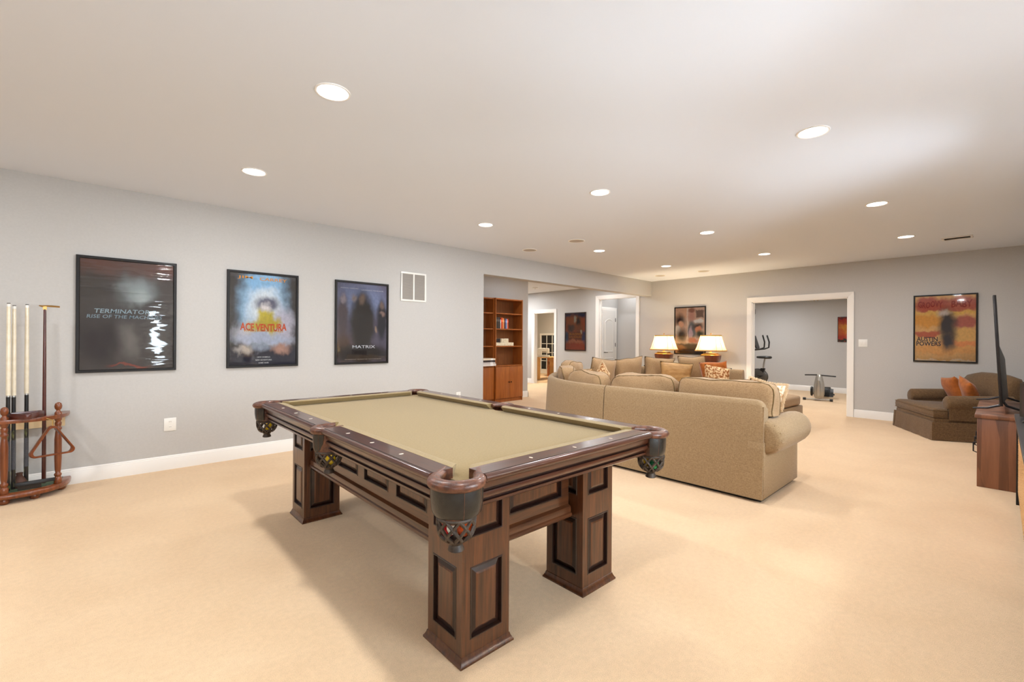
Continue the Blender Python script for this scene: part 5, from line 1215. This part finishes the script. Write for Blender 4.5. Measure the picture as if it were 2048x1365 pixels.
# local: x away from the door, y to the left
hb = MB(); hb.rings([[(d + .11 * s * math.cos(2 * PI * k / 18), .085 * s * math.sin(2 * PI * k / 18), z) for k in range(18)] for z, s, d in ((.06, .9, 0), (.14, 1.25, 0), (.28, 1.28, .01), (.42, 1.05, .02), (.52, .8, .03), (.58, .6, .035), (.60, .35, .035))]); hb.build('housing', 'silver_paint', rw, smooth=60)
MB().rings([[(-.125 + .03 * math.cos(2 * PI * k / 16) , .04 * sc * math.sin(2 * PI * k / 16), z) for k in range(16)] for z, sc in ((.12, .7), (.2, 1.1), (.36, 1), (.46, .6))]).build('front_badge', 'steel', rw, smooth=60)
MB().tube([(0, .27, .565), (0, .05, .575), (0, -.05, .57), (0, -.31, .555)], .014, 8).build('pull_handle', 'black', rw)
MB().tube([(-.05, .27, .03), (-.05, -.23, .03)], .018, 8).build('front_foot', 'silver_paint', rw)
for y in (.27, -.23): MB().tube([(-.05, y - .03, .03), (-.05, y + .03, .03)], .028, 8).build('foot_cap', 'black', rw)
fw_ = MB(); fw_.xf = Matrix.Translation((.05, .14, .20)) @ Matrix.Rotation(R(90), 4, 'X'); fw_.lathe([(.001, -.02), (.10, -.02), (.11, 0), (.10, .02), (.001, .02)], n=20).build('flywheel', 'black', rw)
MB().box(.10, -.05, .13, 1.3, .02, .18).build('rail', 'gunmetal', rw)
MB().rings([[(x, y * s, z) for x, y, z in ((.14, -.24, .08), (.20, -.10, .08), (.30, -.10, .26), (.24, -.24, .26))] for s in (.8, 1.1)]).build('foot_rest', 'black', rw, bevel=.01)
MB().box(.55, -.19, .20, .85, .12, .25).build('seat', 'black', rw, bevel=.015)
MB().tube([(1.28, .2, .03), (1.28, -.25, .03)], .02, 8).tube([(1.28, -.02, .03), (1.26, -.02, .15)], .02, 8).build('rear_foot', 'black', rw)
for y, l in ((3.14, 'left one of two small brass hooks on the exercise room ceiling'), (3.07, 'right one of two small brass hooks on the exercise room ceiling')):
    h_ = thing('ceiling_hook', l, 'hook', (13.2, y, 2.415)); MB().lathe([(.02, 0), (.02, -.006), (.001, -.007)], n=12).build('rose', 'brass', h_)
    MB().tube([(0, 0, 0), (0, 0, -.05), (0, .02, -.08), (0, .035, -.065), (0, .03, -.05)], .005, 6).build('hook', 'brass', h_)

# ------------------------------------------------------------------ sewing room
sw = thing('sewing_table', 'pale pine cabinet table holding the sewing machine', 'table', (11.25, 10.42, 0))
bx('top', 'pine', (-.45, -.25, .72, .45, .25, .745), sw, bevel=.003)
for b in ((-.44, .0, 0, -.40, .24, .72), (.40, -.24, 0, .44, .24, .72)): bx('side_panel', 'pine', b, sw)
bx('leg', 'pine', (-.44, -.06, 0, -.38, -.0, .72), sw)
sm_ = thing('sewing_machine', 'white sewing machine on the pine table', 'sewing machine', (11.0, 10.34, .745), R(-62))
bx('bed', 'plastic_white', (-.20, -.08, 0, .20, .08, .07), sm_, bevel=.012)
bx('pillar', 'plastic_white', (-.20, -.07, .07, -.07, .07, .29), sm_, bevel=.02); bx('arm', 'plastic_white', (-.18, -.06, .19, .19, .06, .30), sm_, bevel=.025)
bx('head', 'plastic_white', (.11, -.055, .13, .19, .055, .22), sm_, bevel=.012); MB().tube([(.15, 0, .07), (.15, 0, .14)], .006, 6).box(.13, -.02, .075, .17, .02, .082).build('needle_bar', 'gunmetal', sm_)
hw_ = MB(); hw_.xf = Matrix.Translation((-.205, 0, .23)) @ Matrix.Rotation(R(90), 4, 'Y'); hw_.lathe([(.001, -.02), (.04, -.02), (.045, 0), (.04, .012)], n=16).build('hand_wheel', 'grille', sm_)
dk = thing('wooden_desk', 'orange-brown wooden desk behind the sewing table', 'desk', (12.4, 10.75, 0))
bx('top', 'oak', (-.3, -.7, .66, .3, .5, .70), dk, bevel=.004); bx('apron', 'oak', (-.27, -.66, .56, .27, .46, .66), dk)
for sx in (-1, 1):
    for y in (-.64, .44): bx('leg', 'oak', (sx * .25 - .025, y - .025, 0, sx * .25 + .025, y + .025, .56), dk)
bn = thing('wooden_stool', 'dark wooden bench stool in front of the desk', 'stool', (11.95, 10.62, 0))
bx('seat', 'oak', (-.16, -.32, .40, .16, .26, .44), bn, bevel=.006)
for sx in (-1, 1):
    for y in (-.27, .21): bx('leg', 'oak', (sx * .13 - .02, y - .02, 0, sx * .13 + .02, y + .02, .40), bn)
